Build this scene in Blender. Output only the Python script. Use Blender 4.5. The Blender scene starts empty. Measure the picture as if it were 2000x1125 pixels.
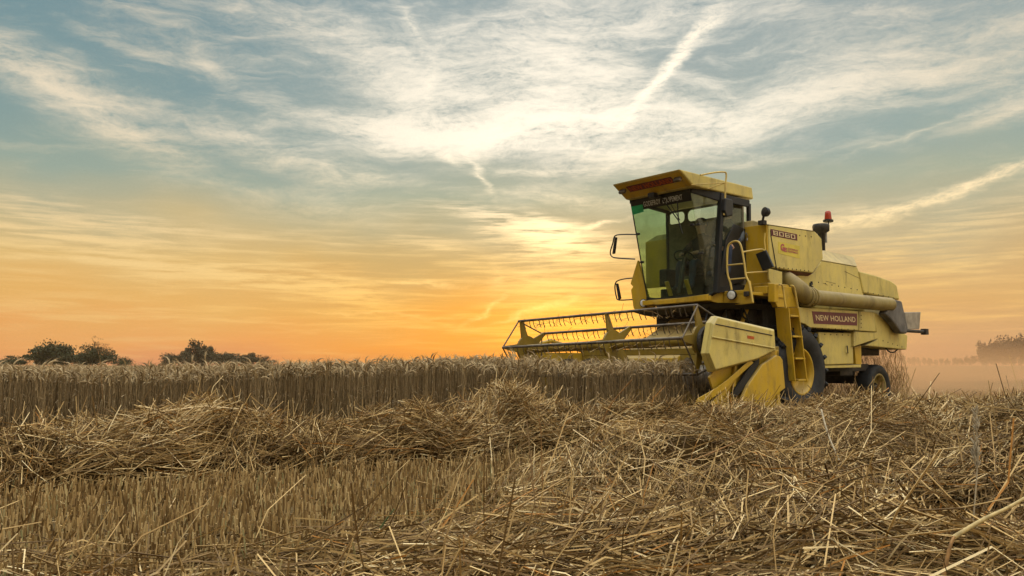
import bpy, math, random
import numpy as np
from mathutils import Vector, Matrix

C = bpy.context.scene.collection
rng = np.random.default_rng(7)
random.seed(7)
R = math.radians

# ------------------------------------------------------------------ camera
F_PX, HOR, CAM_H = 1555.0, 714.0, 0.9          # focal length in pixels of a 2000 px wide frame, horizon row
PITCH = math.atan((HOR - 562.5) / F_PX)
cam = bpy.data.cameras.new('camera')
cam.sensor_width = 36.0
cam.lens = 36.0 * F_PX / 2000.0
cam.clip_start = 0.05
cam.clip_end = 6000.0
cam_o = bpy.data.objects.new('camera', cam)
cam_o.location = (0, 0, CAM_H)
cam_o.rotation_euler = (math.pi / 2 + PITCH, 0, 0)
C.objects.link(cam_o)
bpy.context.scene.camera = cam_o
vs = bpy.context.scene.view_settings
vs.view_transform = 'Standard'; vs.look = 'None'; vs.exposure = 0.0; vs.gamma = 1.0
cy = bpy.context.scene.cycles
cy.max_bounces = 8; cy.diffuse_bounces = 1; cy.transparent_max_bounces = 12; cy.volume_bounces = 1
cy.use_denoising = True
cy.volume_step_rate = 2.0; cy.volume_max_steps = 128
cy.sample_clamp_indirect = 6.0

def ray(u, v):
    dx, dy, dz = (u - 1000) / F_PX, 1.0, -(v - 562.5) / F_PX
    c, s = math.cos(PITCH), math.sin(PITCH)
    return Vector((dx, c * dy - s * dz, s * dy + c * dz))

def azel(u, v):
    d = ray(u, v).normalized()
    return math.degrees(math.atan2(d.x, d.y)), math.degrees(math.asin(d.z))

def lin(c):
    r = []
    for x in c:
        x = x / 255.0
        r.append(x / 12.92 if x <= 0.04045 else ((x + 0.055) / 1.055) ** 2.4)
    return tuple(r)

# ------------------------------------------------------------------ node helper
class NT:
    def __init__(self, tree):
        self.t = tree; self.n = tree.nodes; self.l = tree.links
    def node(self, kind, **kw):
        n = self.n.new(kind)
        for k, v in kw.items(): setattr(n, k, v)
        return n
    def put(self, sock, v):
        if v is None: return
        if isinstance(v, bpy.types.NodeSocket): self.l.new(v, sock)
        else:
            if sock.type == 'RGBA' and len(v) == 3: v = (*v, 1.0)
            sock.default_value = v
    def math(self, op, a, b=None, c=None, clamp=False):
        n = self.node('ShaderNodeMath', operation=op, use_clamp=clamp)
        self.put(n.inputs[0], a); self.put(n.inputs[1], b); self.put(n.inputs[2], c)
        return n.outputs[0]
    def vmath(self, op, a, b=None):
        n = self.node('ShaderNodeVectorMath', operation=op)
        self.put(n.inputs[0], a); self.put(n.inputs[1], b)
        return n.outputs[0]
    def mix(self, f, a, b, mode='MIX'):
        n = self.node('ShaderNodeMix', data_type='RGBA', blend_type=mode, clamp_factor=True)
        self.put(n.inputs['Factor'], f); self.put(n.inputs[6], a); self.put(n.inputs[7], b)
        return n.outputs[2]
    def rng(self, v, a, b, c=0.0, d=1.0, smooth=True):
        n = self.node('ShaderNodeMapRange', interpolation_type='SMOOTHSTEP' if smooth else 'LINEAR')
        n.clamp = True
        self.put(n.inputs[0], v); self.put(n.inputs[1], a); self.put(n.inputs[2], b)
        self.put(n.inputs[3], c); self.put(n.inputs[4], d)
        return n.outputs[0]
    def noise(self, vec, scale, detail=4.0, rough=0.55, dist=0.0, dims='3D'):
        n = self.node('ShaderNodeTexNoise', noise_dimensions=dims)
        if vec is not None: self.put(n.inputs['Vector'], vec)
        n.inputs['Scale'].default_value = scale; n.inputs['Detail'].default_value = detail
        n.inputs['Roughness'].default_value = rough; n.inputs['Distortion'].default_value = dist
        return n
    def mapping(self, vec, loc=(0, 0, 0), rot=0.0, scale=(1, 1, 1), kind='POINT'):
        n = self.node('ShaderNodeMapping', vector_type=kind)
        self.put(n.inputs[0], vec)
        n.inputs['Location'].default_value = loc; n.inputs['Rotation'].default_value = (0, 0, rot)
        n.inputs['Scale'].default_value = scale
        return n.outputs[0]
    def ramp(self, f, stops, interp='LINEAR'):
        n = self.node('ShaderNodeValToRGB')
        cr = n.color_ramp; cr.interpolation = interp
        while len(cr.elements) > 1: cr.elements.remove(cr.elements[-1])
        first = True
        for p, c in stops:
            c = (*c, 1.0) if len(c) == 3 else c
            if first: e = cr.elements[0]; e.position = p; first = False
            else: e = cr.elements.new(p)
            e.color = c
        self.put(n.inputs[0], f)
        return n.outputs[0]

# ------------------------------------------------------------------ sky (world)
SUN_AZ, SUN_EL = azel(1120, 668)
world = bpy.data.worlds.new('World'); bpy.context.scene.world = world
world.use_nodes = True
world.node_tree.nodes.clear()
W = NT(world.node_tree)
tc = W.node('ShaderNodeTexCoord').outputs['Generated']
sx = W.node('ShaderNodeSeparateXYZ'); W.put(sx.inputs[0], tc)
az = W.math('MULTIPLY', W.math('ARCTAN2', sx.outputs[0], sx.outputs[1]), 57.29578)
el = W.math('MULTIPLY', W.math('ARCSINE', sx.outputs[2]), 57.29578)
cx = W.node('ShaderNodeCombineXYZ'); W.put(cx.inputs[0], az); W.put(cx.inputs[1], el)
S0 = cx.outputs[0]
# wind-blown warp of the sheet of cirrus
w1 = W.noise(W.mapping(S0, scale=(0.08, 0.20, 1)), 1.0, 2.0, 0.5)
w2 = W.noise(W.mapping(S0, scale=(0.35, 0.9, 1)), 1.0, 3.0, 0.55)
off = W.vmath('ADD', W.vmath('MULTIPLY', W.vmath('SUBTRACT', w1.outputs['Color'], (.5, .5, .5)), (5.5, 2.6, 0)),
              W.vmath('MULTIPLY', W.vmath('SUBTRACT', w2.outputs['Color'], (.5, .5, .5)), (1.6, 0.9, 0)))
S = W.vmath('ADD', S0, off)
Sthin = W.vmath('ADD', S0, W.vmath('MULTIPLY', W.vmath('SUBTRACT', w2.outputs['Color'], (.5, .5, .5)), (1.7, 1.5, 0)))

e_n = W.math('MULTIPLY', W.math('ADD', el, W.math('MULTIPLY', W.math('SUBTRACT', w1.outputs['Fac'], .5), 5.0)), 1 / 40.0, clamp=True)
def skyramp(stops):
    return W.ramp(e_n, [(azel(1000, v)[1] / 40.0 if v is not None else 1.0, lin(c)) for v, c in stops], 'LINEAR')
left = skyramp([(714, (220, 143, 98)), (665, (236, 164, 93)), (600, (230, 177, 100)), (520, (222, 184, 116)), (450, (200, 182, 136)),
                (375, (152, 168, 154)), (290, (132, 157, 155)), (180, (122, 151, 155)), (60, (112, 144, 153)), (None, (84, 120, 142))])
mid = skyramp([(714, (234, 146, 66)), (665, (242, 158, 60)), (600, (226, 165, 80)), (530, (198, 168, 108)), (460, (180, 172, 134)),
               (390, (160, 173, 152)), (300, (152, 169, 163)), (180, (156, 171, 168)), (60, (146, 165, 167)), (None, (100, 130, 148))])
right = skyramp([(714, (206, 152, 108)), (665, (212, 164, 112)), (600, (220, 172, 108)), (530, (210, 176, 122)), (460, (192, 178, 140)),
                 (390, (168, 176, 154)), (300, (148, 168, 163)), (180, (150, 168, 167)), (60, (146, 163, 165)), (None, (100, 130, 148))])
base = W.mix(W.rng(az, -24, -5), left, mid)
base = W.mix(W.rng(az, 6, 24), base, right)

def stroke(src, u, v, hw, hh, ang, amp, soft='QUADRATIC_SPHERE'):
    a, e = azel(u, v)
    k = math.degrees(1 / F_PX)
    m = W.mapping(src, (a, e, 0), -R(ang), (hw * k * 1.5, hh * k * 1.5, 1), 'TEXTURE')
    g = W.node('ShaderNodeTexGradient', gradient_type=soft); W.put(g.inputs[0], m)
    return W.math('MULTIPLY', g.outputs['Fac'], amp)
def total(src, L):
    acc = None
    for s in L:
        x = stroke(src, *s)
        acc = x if acc is None else W.math('ADD', acc, x)
    return acc
high = total(S, [
    (780, 252, 200, 38, 4, 3.4), (930, 262, 260, 34, -2, 1.7), (1010, 160, 330, 130, 8, 1.25), (1180, 235, 290, 62, -5, 1.6), (1110, 130, 220, 60, 12, .8),
    (1290, 30, 330, 65, -4, 1.25), (1080, 30, 160, 60, 10, 0.7), (700, 110, 420, 80, 14, 0.62), (560, 30, 330, 55, 6, 0.55),
    (200, 215, 290, 62, 24, 1.0), (60, 150, 140, 42, 20, 0.8), (470, 255, 200, 48, 8, 0.85), (630, 325, 160, 38, 8, 0.85),
    (760, 350, 150, 20, 4, 0.5), (620, 400, 170, 42, 0, 0.6), (400, 105, 190, 38, 22, 0.6), (1560, 205, 420, 62, -11, 0.95),
    (1440, 240, 330, 40, -9, 0.9), (1730, 110, 330, 95, -12, 0.7), (1640, 40, 240, 60, -8, 0.5), (1960, 215, 90, 34, -15, 1.0),
    (1000, 330, 330, 24, 2, 0.5), (1180, 320, 160, 26, -8, 0.55), (1090, 385, 200, 26, 2, 0.8), (1930, 150, 130, 60, -20, 0.6),
    (820, 190, 200, 80, 6, 0.6), (1480, 300, 160, 22, 0, 0.35), (230, 60, 160, 60, 25, 0.3)])
low = total(S, [
    (1075, 466, 150, 34, 10, 2.4), (1010, 432, 150, 20, 8, 1.3), (900, 430, 160, 20, 10, 0.5), (1140, 500, 150, 26, 0, 0.9),
    (230, 440, 420, 26, 2, 0.85), (160, 505, 380, 40, 3, 0.75), (470, 545, 380, 34, 8, 0.65), (660, 580, 150, 30, 16, 0.8),
    (300, 610, 480, 24, 2, 0.55), (100, 395, 170, 22, 8, 0.6), (850, 480, 220, 34, 6, 0.45), (1080, 560, 200, 50, 4, 1.3), (690, 585, 120, 26, 18, 1.0), (560, 560, 200, 18, 6, .8), (150, 470, 320, 16, 2, 1.0), (350, 530, 260, 12, 3, .8),
    (1860, 445, 330, 44, -14, 0.6), (1900, 525, 330, 30, -6, 0.6), (1720, 500, 200, 24, -8, 0.35), (1930, 600, 240, 22, -3, 0.5),
    (820, 555, 140, 12, 2, 0.6), (900, 640, 300, 20, 0, 0.45), (1160, 600, 160, 30, -4, 0.7), (1540, 435, 200, 26, -8, 0.7), (1130, 650, 230, 34, 0, 0.8)])
trails = total(Sthin, [
    (1302, 138, 140, 15, -47, 2.6), (1385, 50, 50, 18, -30, 1.2), (1900, 358, 190, 13, -18, 1.7), (1720, 415, 170, 15, -13, 1.5), (1570, 438, 110, 20, -5, 0.8),
    (938, 342, 55, 10, 58, 0.9), (880, 310, 40, 16, 20, 0.6), (800, 42, 60, 14, 55, 0.75), (840, 165, 14, 60, 10, 0.5), (1145, 296, 26, 8, -60, 0.8),
    (950, 606, 55, 6, -34, 1.3), (1050, 604, 110, 9, -17, 2.0), (968, 545, 20, 40, 4, 0.5), (1170, 440, 60, 6, -12, 1.5), (740, 612, 200, 5, 2, .7), (820, 556, 120, 6, 0, 1.0), (1780, 262, 170, 7, -14, 0.45)])
# fibres: stretched along the wind
f1 = W.noise(W.mapping(S, rot=R(-14), scale=(0.16, 0.75, 1)), 1.0, 9.0, 0.64, 0.2).outputs['Fac']
f2 = W.noise(W.mapping(S0, rot=R(8), scale=(0.16, 2.3, 1)), 1.0, 6.0, 0.6, 0.4).outputs['Fac']
f3 = W.noise(W.mapping(S0, rot=R(-22), scale=(0.7, 2.6, 1)), 1.0, 6.0, 0.62, 0.3).outputs['Fac']
f5 = W.noise(W.mapping(S0, rot=R(-10), scale=(0.55, 5.0, 1)), 1.0, 6.0, 0.62, 0.2).outputs['Fac']
f6 = W.noise(W.mapping(S, rot=R(-35), scale=(1.6, 4.2, 1)), 1.0, 7.0, 0.66, 0.2).outputs['Fac']
hi_c = W.math('MULTIPLY', high, W.math('ADD', W.rng(f1, .30, .70, 0.22, 1.20, False), W.math('ADD', W.rng(f3, .35, .7, -0.14, 0.18, False), W.rng(f6, .3, .7, -0.22, 0.22, False))))
lo_c = W.math('MULTIPLY', low, W.math('ADD', W.rng(f2, .36, .64, 0.0, 1.45, False), W.rng(f5, .3, .7, -0.40, 0.45, False)))
lo_c = W.math('MAXIMUM', lo_c, 0.0)
tr_c = W.math('MULTIPLY', trails, W.math('ADD', W.rng(f3, .3, .7, 0.35, 1.0, False), W.rng(f6, .35, .65, -.3, .35, False)))
tr_c = W.math('MAXIMUM', tr_c, 0.0)
veil = W.math('MULTIPLY', W.rng(f1, .45, .8), W.rng(el, 6, 20, 0.05, 0.55))
band = W.math('MULTIPLY', W.rng(f2, .45, .75), W.rng(el, 14, 3, 0.0, 0.55))
# sky behind, beside and above the camera: bright cloud added to light the scene
back = W.rng(W.math('ABSOLUTE', az), 42, 80)
up = W.rng(el, 30, 50)
unseen = W.math('MAXIMUM', back, up)
hi_c = W.math('MAXIMUM', hi_c, 0.0)
cloud = W.math('ADD', W.math('ADD', hi_c, lo_c), W.math('ADD', tr_c, W.math('ADD', veil, band)))
cloud = W.math('ADD', cloud, W.math('MULTIPLY', unseen, W.rng(f1, .35, .65, .1, .9)))
dens = W.math('SUBTRACT', 1.0, W.math('EXPONENT', W.math('MULTIPLY', W.math('POWER', cloud, 1.25), -1.25)))
ccol = W.ramp(W.math('MULTIPLY', el, 1 / 30.0, clamp=True), [
    (0.0, lin((250, 186, 98))), (0.13, lin((254, 200, 102))), (0.25, lin((255, 218, 140))), (0.36, lin((254, 232, 186))),
    (0.52, lin((255, 245, 222))), (1.0, lin((246, 238, 222)))])
ccol = W.mix(W.math('MULTIPLY', W.rng(W.math('ABSOLUTE', W.math('SUBTRACT', az, SUN_AZ)), 10, 32, 0, 0.42), 1.0), ccol, lin((226, 196, 150)))
sky = W.mix(dens, base, ccol)
# aureole round the sun, which stands behind the reel
dA = W.math('MULTIPLY', W.math('SUBTRACT', az, SUN_AZ), 0.62)
dE = W.math('SUBTRACT', el, SUN_EL)
d2 = W.math('ADD', W.math('MULTIPLY', dA, dA), W.math('MULTIPLY', dE, dE))
g1 = W.math('EXPONENT', W.math('MULTIPLY', d2, -1 / 7.0))
g2 = W.math('EXPONENT', W.math('MULTIPLY', d2, -1 / 36.0))
g3 = W.math('EXPONENT', W.math('MULTIPLY', W.math('ADD', W.math('MULTIPLY', dA, dA), W.math('POWER', W.math('SUBTRACT', el, 16.5), 2.0)), -1 / 60.0))
ca_, ce_ = azel(1075, 462)
dB = W.math('MULTIPLY', W.math('SUBTRACT', az, ca_), 0.55); dC = W.math('SUBTRACT', el, ce_)
g4 = W.math('EXPONENT', W.math('MULTIPLY', W.math('ADD', W.math('MULTIPLY', dB, dB), W.math('MULTIPLY', dC, dC)), -1 / 3.6))
def scaled(col, f):
    n = W.node('ShaderNodeVectorMath', operation='SCALE')
    n.inputs[0].default_value = col; W.put(n.inputs['Scale'], f); return n.outputs[0]
fl = W.rng(f2, .3, .7, .55, 1.25, False)
glow = W.vmath('ADD', scaled((0.46, 0.20, 0.0), W.math('MULTIPLY', g1, fl)),
       W.vmath('ADD', scaled((0.12, 0.045, -0.02), W.math('MULTIPLY', g2, fl)), W.vmath('ADD', scaled((0.24, 0.21, 0.17), W.math('MULTIPLY', g3, dens)), scaled((0.44, 0.36, 0.18), W.math('MULTIPLY', g4, dens)))))
sky = W.vmath('ADD', W.vmath('ADD', sky, glow), scaled((0.22, 0.17, 0.09), W.math('MINIMUM', W.math('MULTIPLY', tr_c, .5), 1.0)))
nz = W.noise(W.mapping(S0, scale=(7, 9, 1)), 1.0, 5.0, 0.7).outputs['Fac']
side = W.math('MULTIPLY_ADD', W.math('COSINE', W.math('MULTIPLY', W.math('SUBTRACT', az, 118.0), 0.0174533)), 0.5, 0.5)
gb = W.math('ADD', W.math('MULTIPLY', up, 4.7), W.math('MULTIPLY', W.math('MULTIPLY', back, W.math('SUBTRACT', 1.0, up)), W.math('MULTIPLY_ADD', W.math('POWER', side, 2.0), 1.45, -0.62)))  # extra gain on the unseen sky, added to light straw and near side
gain = W.math('MULTIPLY', W.rng(nz, .25, .75, .955, 1.045, False), W.math('ADD', 1.0, gb))
nsc = W.node('ShaderNodeVectorMath', operation='SCALE'); W.put(nsc.inputs[0], sky); W.put(nsc.inputs['Scale'], gain)
below = W.mix(W.rng(el, -3, -0.4), lin((120, 92, 58)), nsc.outputs[0])
nish = W.node('ShaderNodeTexSky', sky_type='NISHITA')
nish.sun_disc = False; nish.sun_elevation = R(max(SUN_EL, 1.5)); nish.sun_rotation = R(SUN_AZ)
nish.air_density = 1.0; nish.dust_density = 2.0
n10 = W.node('ShaderNodeVectorMath', operation='SCALE'); W.put(n10.inputs[0], below); n10.inputs['Scale'].default_value = 9.6
nn = W.node('ShaderNodeVectorMath', operation='SCALE'); W.put(nn.inputs[0], nish.outputs[0]); nn.inputs['Scale'].default_value = 0.12
bg = W.node('ShaderNodeBackground'); W.put(bg.inputs[0], W.vmath('ADD', n10.outputs[0], nn.outputs[0])); bg.inputs[1].default_value = 0.10
wo = W.node('ShaderNodeOutputWorld'); W.l.new(bg.outputs[0], wo.inputs[0])
world.cycles.sampling_method = 'MANUAL'; world.cycles.sample_map_resolution = 1024

# the low sun itself
sl = bpy.data.lights.new('sun', 'SUN'); sl.energy = 1.4; sl.angle = R(4.0); sl.color = (1.0, 0.62, 0.30)
so = bpy.data.objects.new('sun', sl); C.objects.link(so)
sd = Vector((math.sin(R(SUN_AZ)) * math.cos(R(3.0)), math.cos(R(SUN_AZ)) * math.cos(R(3.0)), math.sin(R(3.0))))
so.rotation_euler = (-sd).to_track_quat('-Z', 'Y').to_euler(); so.location = (10, 60, 20)

# ------------------------------------------------------------------ materials
def newmat(name):
    m = bpy.data.materials.new(name); m.use_nodes = True
    m.node_tree.nodes.clear()
    T = NT(m.node_tree)
    out = T.node('ShaderNodeOutputMaterial'); p = T.node('ShaderNodeBsdfPrincipled')
    T.l.new(p.outputs[0], out.inputs[0])
    return m, T, p, out
def plain(name, col, rough=0.6, metal=0.0, var=0.25, scale=6.0, bump=0.0, spec=0.4):
    m, T, p, out = newmat(name)
    o = T.node('ShaderNodeTexCoord').outputs['Object']
    n = T.noise(o, scale, 5.0, 0.6).outputs['Fac']
    a = tuple(x * (1 - var) for x in col); b = tuple(min(1, x * (1 + var)) for x in col)
    T.put(p.inputs['Base Color'], T.mix(T.rng(n, .3, .7), a, b))
    p.inputs['Roughness'].default_value = rough; p.inputs['Metallic'].default_value = metal
    p.inputs['Specular IOR Level'].default_value = spec
    if bump:
        b = T.node('ShaderNodeBump'); b.inputs['Strength'].default_value = bump; b.inputs['Distance'].default_value = 0.01
        T.put(b.inputs['Height'], n); T.l.new(b.outputs[0], p.inputs['Normal'])
    return m
def paint(name, col, dust=0.35, rough=0.42, rust=0.5):
    """old machine paint: faded, dusty, scuffed, with chips that show rust"""
    m, T, p, out = newmat(name)
    o = T.node('ShaderNodeTexCoord').outputs['Object']
    n1 = T.noise(o, 1.3, 5.0, 0.6).outputs['Fac']
    n2 = T.noise(T.mapping(o, scale=(1, 1, .35)), 9.0, 6.0, 0.65).outputs['Fac']
    n3 = T.noise(o, 34.0, 4.0, 0.6).outputs['Fac']
    g = T.node('ShaderNodeNewGeometry')
    nz = T.node('ShaderNodeSeparateXYZ'); T.put(nz.inputs[0], g.outputs['Normal'])
    c = T.mix(T.rng(n1, .3, .7), tuple(x * .86 for x in col), tuple(min(1, x * 1.12) for x in col))
    dusty = T.math('MULTIPLY', T.rng(n2, .35, .75), dust)
    dusty = T.math('ADD', dusty, T.math('MULTIPLY', T.rng(nz.outputs[2], .35, .9), .5), clamp=True)
    c = T.mix(dusty, c, (.40, .32, .20))
    grime = T.noise(T.mapping(o, scale=(1.6, 1.6, .5)), 2.6, 8.0, .72).outputs['Fac']
    c = T.mix(T.math('MULTIPLY', T.rng(grime, .50, .70), .58), c, (.12, .080, .030))
    chips = T.math('MULTIPLY', T.rng(n3, .64, .69), T.rng(n2, .48, .58))
    c = T.mix(T.math('MULTIPLY', chips, rust), c, (.07, .035, .018))
    T.put(p.inputs['Base Color'], c)
    T.put(p.inputs['Roughness'], T.math('ADD', rough, T.math('MULTIPLY', dusty, .35)))
    p.inputs['Specular IOR Level'].default_value = 0.4
    b = T.node('ShaderNodeBump'); b.inputs['Strength'].default_value = 0.12; b.inputs['Distance'].default_value = 0.01
    T.put(b.inputs['Height'], n1); T.l.new(b.outputs[0], p.inputs['Normal'])
    return m
def strawmat(name, stops, trans=0.25, rough=0.6):
    """dry stalk colours picked per stalk from the 'tone' attribute"""
    m, T, p, out = newmat(name)
    a = T.node('ShaderNodeAttribute', attribute_name='tone')
    c = T.ramp(a.outputs['Fac'], stops)
    T.put(p.inputs['Base Color'], c)
    p.inputs['Roughness'].default_value = rough
    T.put(p.inputs['Specular IOR Level'], T.math('MINIMUM', T.math('MULTIPLY', a.outputs['Fac'], 2.0), 0.25))
    if trans:
        tr = T.node('ShaderNodeBsdfTranslucent'); T.put(tr.inputs[0], c)
        mx = T.node('ShaderNodeMixShader'); mx.inputs[0].default_value = trans
        T.l.new(p.outputs[0], mx.inputs[1]); T.l.new(tr.outputs[0], mx.inputs[2]); T.l.new(mx.outputs[0], out.inputs[0])
    return m
def glassmat(name, tint, refl=1.0, dirt=0.06):
    m, T, p, out = newmat(name)
    T.n.remove(p)
    o = T.node('ShaderNodeTexCoord').outputs['Object']
    n = T.noise(o, 3.0, 6.0, 0.65).outputs['Fac']
    tr = T.node('ShaderNodeBsdfTransparent'); tr.inputs[0].default_value = (*tint, 1)
    gl = T.node('ShaderNodeBsdfGlossy'); gl.inputs['Roughness'].default_value = 0.03; gl.inputs[0].default_value = (refl, refl, refl, 1)
    lw = T.node('ShaderNodeLayerWeight'); lw.inputs[0].default_value = .5
    m1 = T.node('ShaderNodeMixShader'); T.put(m1.inputs[0], T.math('MULTIPLY_ADD', T.math('POWER', lw.outputs['Facing'], 4.0), .55, .035)); T.l.new(tr.outputs[0], m1.inputs[1]); T.l.new(gl.outputs[0], m1.inputs[2])
    df = T.node('ShaderNodeBsdfDiffuse'); df.inputs[0].default_value = (.42, .37, .27, 1)
    m2 = T.node('ShaderNodeMixShader'); T.put(m2.inputs[0], T.math('MULTIPLY', T.rng(n, .3, .75), dirt * 2))
    T.l.new(m1.outputs[0], m2.inputs[1]); T.l.new(df.outputs[0], m2.inputs[2]); T.l.new(m2.outputs[0], out.inputs[0])
    return m
def emit(name, col, s):
    m, T, p, out = newmat(name); p.inputs['Base Color'].default_value = (*col, 1)
    p.inputs['Emission Color'].default_value = (*col, 1); p.inputs['Emission Strength'].default_value = s
    return m
M = dict(
    yellow=paint('machine_yellow', (.52, .315, .012), .16),
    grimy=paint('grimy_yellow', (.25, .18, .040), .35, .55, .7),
    olive=paint('reel_yellow_backlit', (.23, .145, .008), .12, .5, .8),  # machine yellow with backlit darkness put into the colour, for reel and trough
    cabin=plain('brown_cab_lining', (.17, .145, .09), .85),
    faded=paint('faded_skylit_yellow', (.60, .47, .125), .30, .5),  # faded paint; greying from skylight on the near side is put into it
    dusty=paint('dusty_yellow', (.56, .44, .18), .6, .6),
    rail=paint('rail_yellow', (.66, .46, .10), .3, .45, .3),
    black=plain('black_paint', (.012, .012, .013), .45),
    trim=plain('black_rubber_trim', (.010, .010, .011), .6),
    dark=plain('greasy_iron', (.030, .024, .018), .65, 0.0, .5, 9),
    iron=plain('bare_worn_iron', (.12, .095, .07), .5, .4, .4, 12),
    tyre=plain('tyre_rubber', (.016, .016, .017), .72, 0, .4, 7, .15),
    canvas=plain('grey_canvas', (.14, .125, .11), .85, 0, .3, 5, .4),
    steel=plain('galvanised_steel', (.30, .29, .27), .45, .6, .25, 7),
    maroon=plain('maroon_decal', (.115, .016, .022), .5, 0, .12),
    cream=plain('cream_lettering', (.66, .50, .26), .55, 0, .15, 30),
    orange=plain('orange_red_lettering', (.46, .085, .012), .5, 0, .2, 30),
    banner=plain('black_sun_strip', (.008, .008, .008), .4),
    white=plain('white_lettering', (.55, .55, .50), .5, 0, .25, 60),
    green=plain('green_decal', (.01, .34, .13), .4),
    lemon=plain('lemon_decal', (.60, .47, .06), .5, 0, .1),
    rose=plain('rose_lettering', (.42, .08, .085), .5, 0, .2, 40),
    lens=plain('lamp_lens', (.62, .62, .58), .12, 0, .2, 14, 0, .6),
    amber=plain('orange_beacon_lens', (.36, .035, .006), .2, 0, .2, 20),
    mirror=plain('mirror_glass', (.8, .8, .8), .05, 1.0, .02),
    seat=plain('dark_seat_cloth', (.020, .020, .022), .85),
    cloth=plain('dark_work_jacket', (.035, .040, .055), .9),
    trousers=plain('blue_work_trousers', (.03, .04, .075), .9),
    shirt=plain('grey_shirt', (.10, .11, .12), .9),
    skin=plain('skin', (.42, .24, .16), .55, 0, .1),
    hair=plain('dark_hair', (.018, .012, .008), .7),
    glass=glassmat('green_tinted_glass', (.80, .90, .80), .6, .03),
        sideglass=glassmat('grey_tinted_glass', (.80, .88, .82), .8, .04),
)

# ------------------------------------------------------------------ mesh builder
class MB:
    def __init__(self): self.v = []; self.f = []; self.s = []
    def add(self, vs, fs, smooth=False):
        o = len(self.v); self.v += [tuple(x) for x in vs]
        for f in fs: self.f.append(tuple(i + o for i in f)); self.s.append(smooth)
        return self
    def box(self, c, size, rot=None):
        c = Vector(c); h = Vector(size) / 2
        P = [Vector((x * h.x, y * h.y, z * h.z)) for x in (-1, 1) for y in (-1, 1) for z in (-1, 1)]
        if rot is not None: P = [rot @ p for p in P]
        return self.add([c + p for p in P], [(0, 1, 3, 2), (4, 6, 7, 5), (0, 4, 5, 1), (2, 3, 7, 6), (0, 2, 6, 4), (1, 5, 7, 3)])
    def slab(self, front, back):
        """closed solid between two loops with the same number of points"""
        n = len(front)
        fs = [tuple(range(n)), tuple(range(2 * n - 1, n - 1, -1))]
        fs += [(i, i + n, (i + 1) % n + n, (i + 1) % n) for i in range(n)]
        return self.add(list(front) + list(back), fs)
    def prism(self, pts, vec):
        v = Vector(vec); return self.slab(pts, [Vector(p) + v for p in pts])
    def tube(self, path, r, n=8, closed=False, cap=True):
        path = [Vector(p) for p in path]; m = len(path)
        rr = r if isinstance(r, (list, tuple)) else [r] * m
        vs = []; up = None
        for i, p in enumerate(path):
            if closed: t = path[(i + 1) % m] - path[i - 1]
            else: t = path[min(i + 1, m - 1)] - path[max(i - 1, 0)]
            t = t.normalized()
            if up is None:
                up = t.orthogonal().normalized()
            up = (up - t * up.dot(t)).normalized(); b = t.cross(up)
            for k in range(n):
                a = 2 * math.pi * k / n
                vs.append(p + (up * math.cos(a) + b * math.sin(a)) * rr[i])
        fs = []
        for i in range(m if closed else m - 1):
            j = (i + 1) % m
            for k in range(n):
                l = (k + 1) % n
                fs.append((i * n + k, i * n + l, j * n + l, j * n + k))
        self.add(vs, fs, True)
        if cap and not closed:
            self.add(vs[:n], [tuple(range(n - 1, -1, -1))]); self.add(vs[-n:], [tuple(range(n))])
        return self
    def lathe(self, prof, c, axis='y', n=40, smooth=True):
        """prof: (radius, offset along axis)"""
        c = Vector(c); vs = []
        for r, h in prof:
            for k in range(n):
                a = 2 * math.pi * k / n; p, q = r * math.cos(a), r * math.sin(a)
                vs.append(c + (Vector((p, h, q)) if axis == 'y' else Vector((p, q, h)) if axis == 'z' else Vector((h, p, q))))
        fs = [(i * n + k, i * n + (k + 1) % n, (i + 1) * n + (k + 1) % n, (i + 1) * n + k) for i in range(len(prof) - 1) for k in range(n)]
        return self.add(vs, fs, smooth)
    def build(self, name, mat, parent=None, bevel=0.0):
        me = bpy.data.meshes.new(name)
        me.from_pydata(self.v, [], self.f); me.update()
        me.polygons.foreach_set('use_smooth', self.s)
        import bmesh
        b = bmesh.new(); b.from_mesh(me); bmesh.ops.recalc_face_normals(b, faces=b.faces); b.to_mesh(me); b.free()
        me.materials.append(M[mat] if isinstance(mat, str) else mat)
        o = bpy.data.objects.new(name, me); C.objects.link(o); o.parent = parent
        if bevel:
            md = o.modifiers.new('edge', 'BEVEL'); md.width = bevel; md.segments = 2; md.limit_method = 'ANGLE'; md.angle_limit = R(50)
        return o
def smooth_path(pts, k=4):
    pts = [Vector(p) for p in pts]; out = []
    for i in range(len(pts) - 1):
        p0, p1, p2, p3 = pts[max(i - 1, 0)], pts[i], pts[i + 1], pts[min(i + 2, len(pts) - 1)]
        for j in range(k):
            t = j / k
            out.append(.5 * ((2 * p1) + (p2 - p0) * t + (2 * p0 - 5 * p1 + 4 * p2 - p3) * t * t + (3 * p1 - p0 - 3 * p2 + p3) * t ** 3))
    return out + [pts[-1]]
def tag(o, label, cat, group=None, kind=None):
    if label: o['label'] = label
    if cat: o['category'] = cat
    if group: o['group'] = group
    if kind: o['kind'] = kind
    return o
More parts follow.
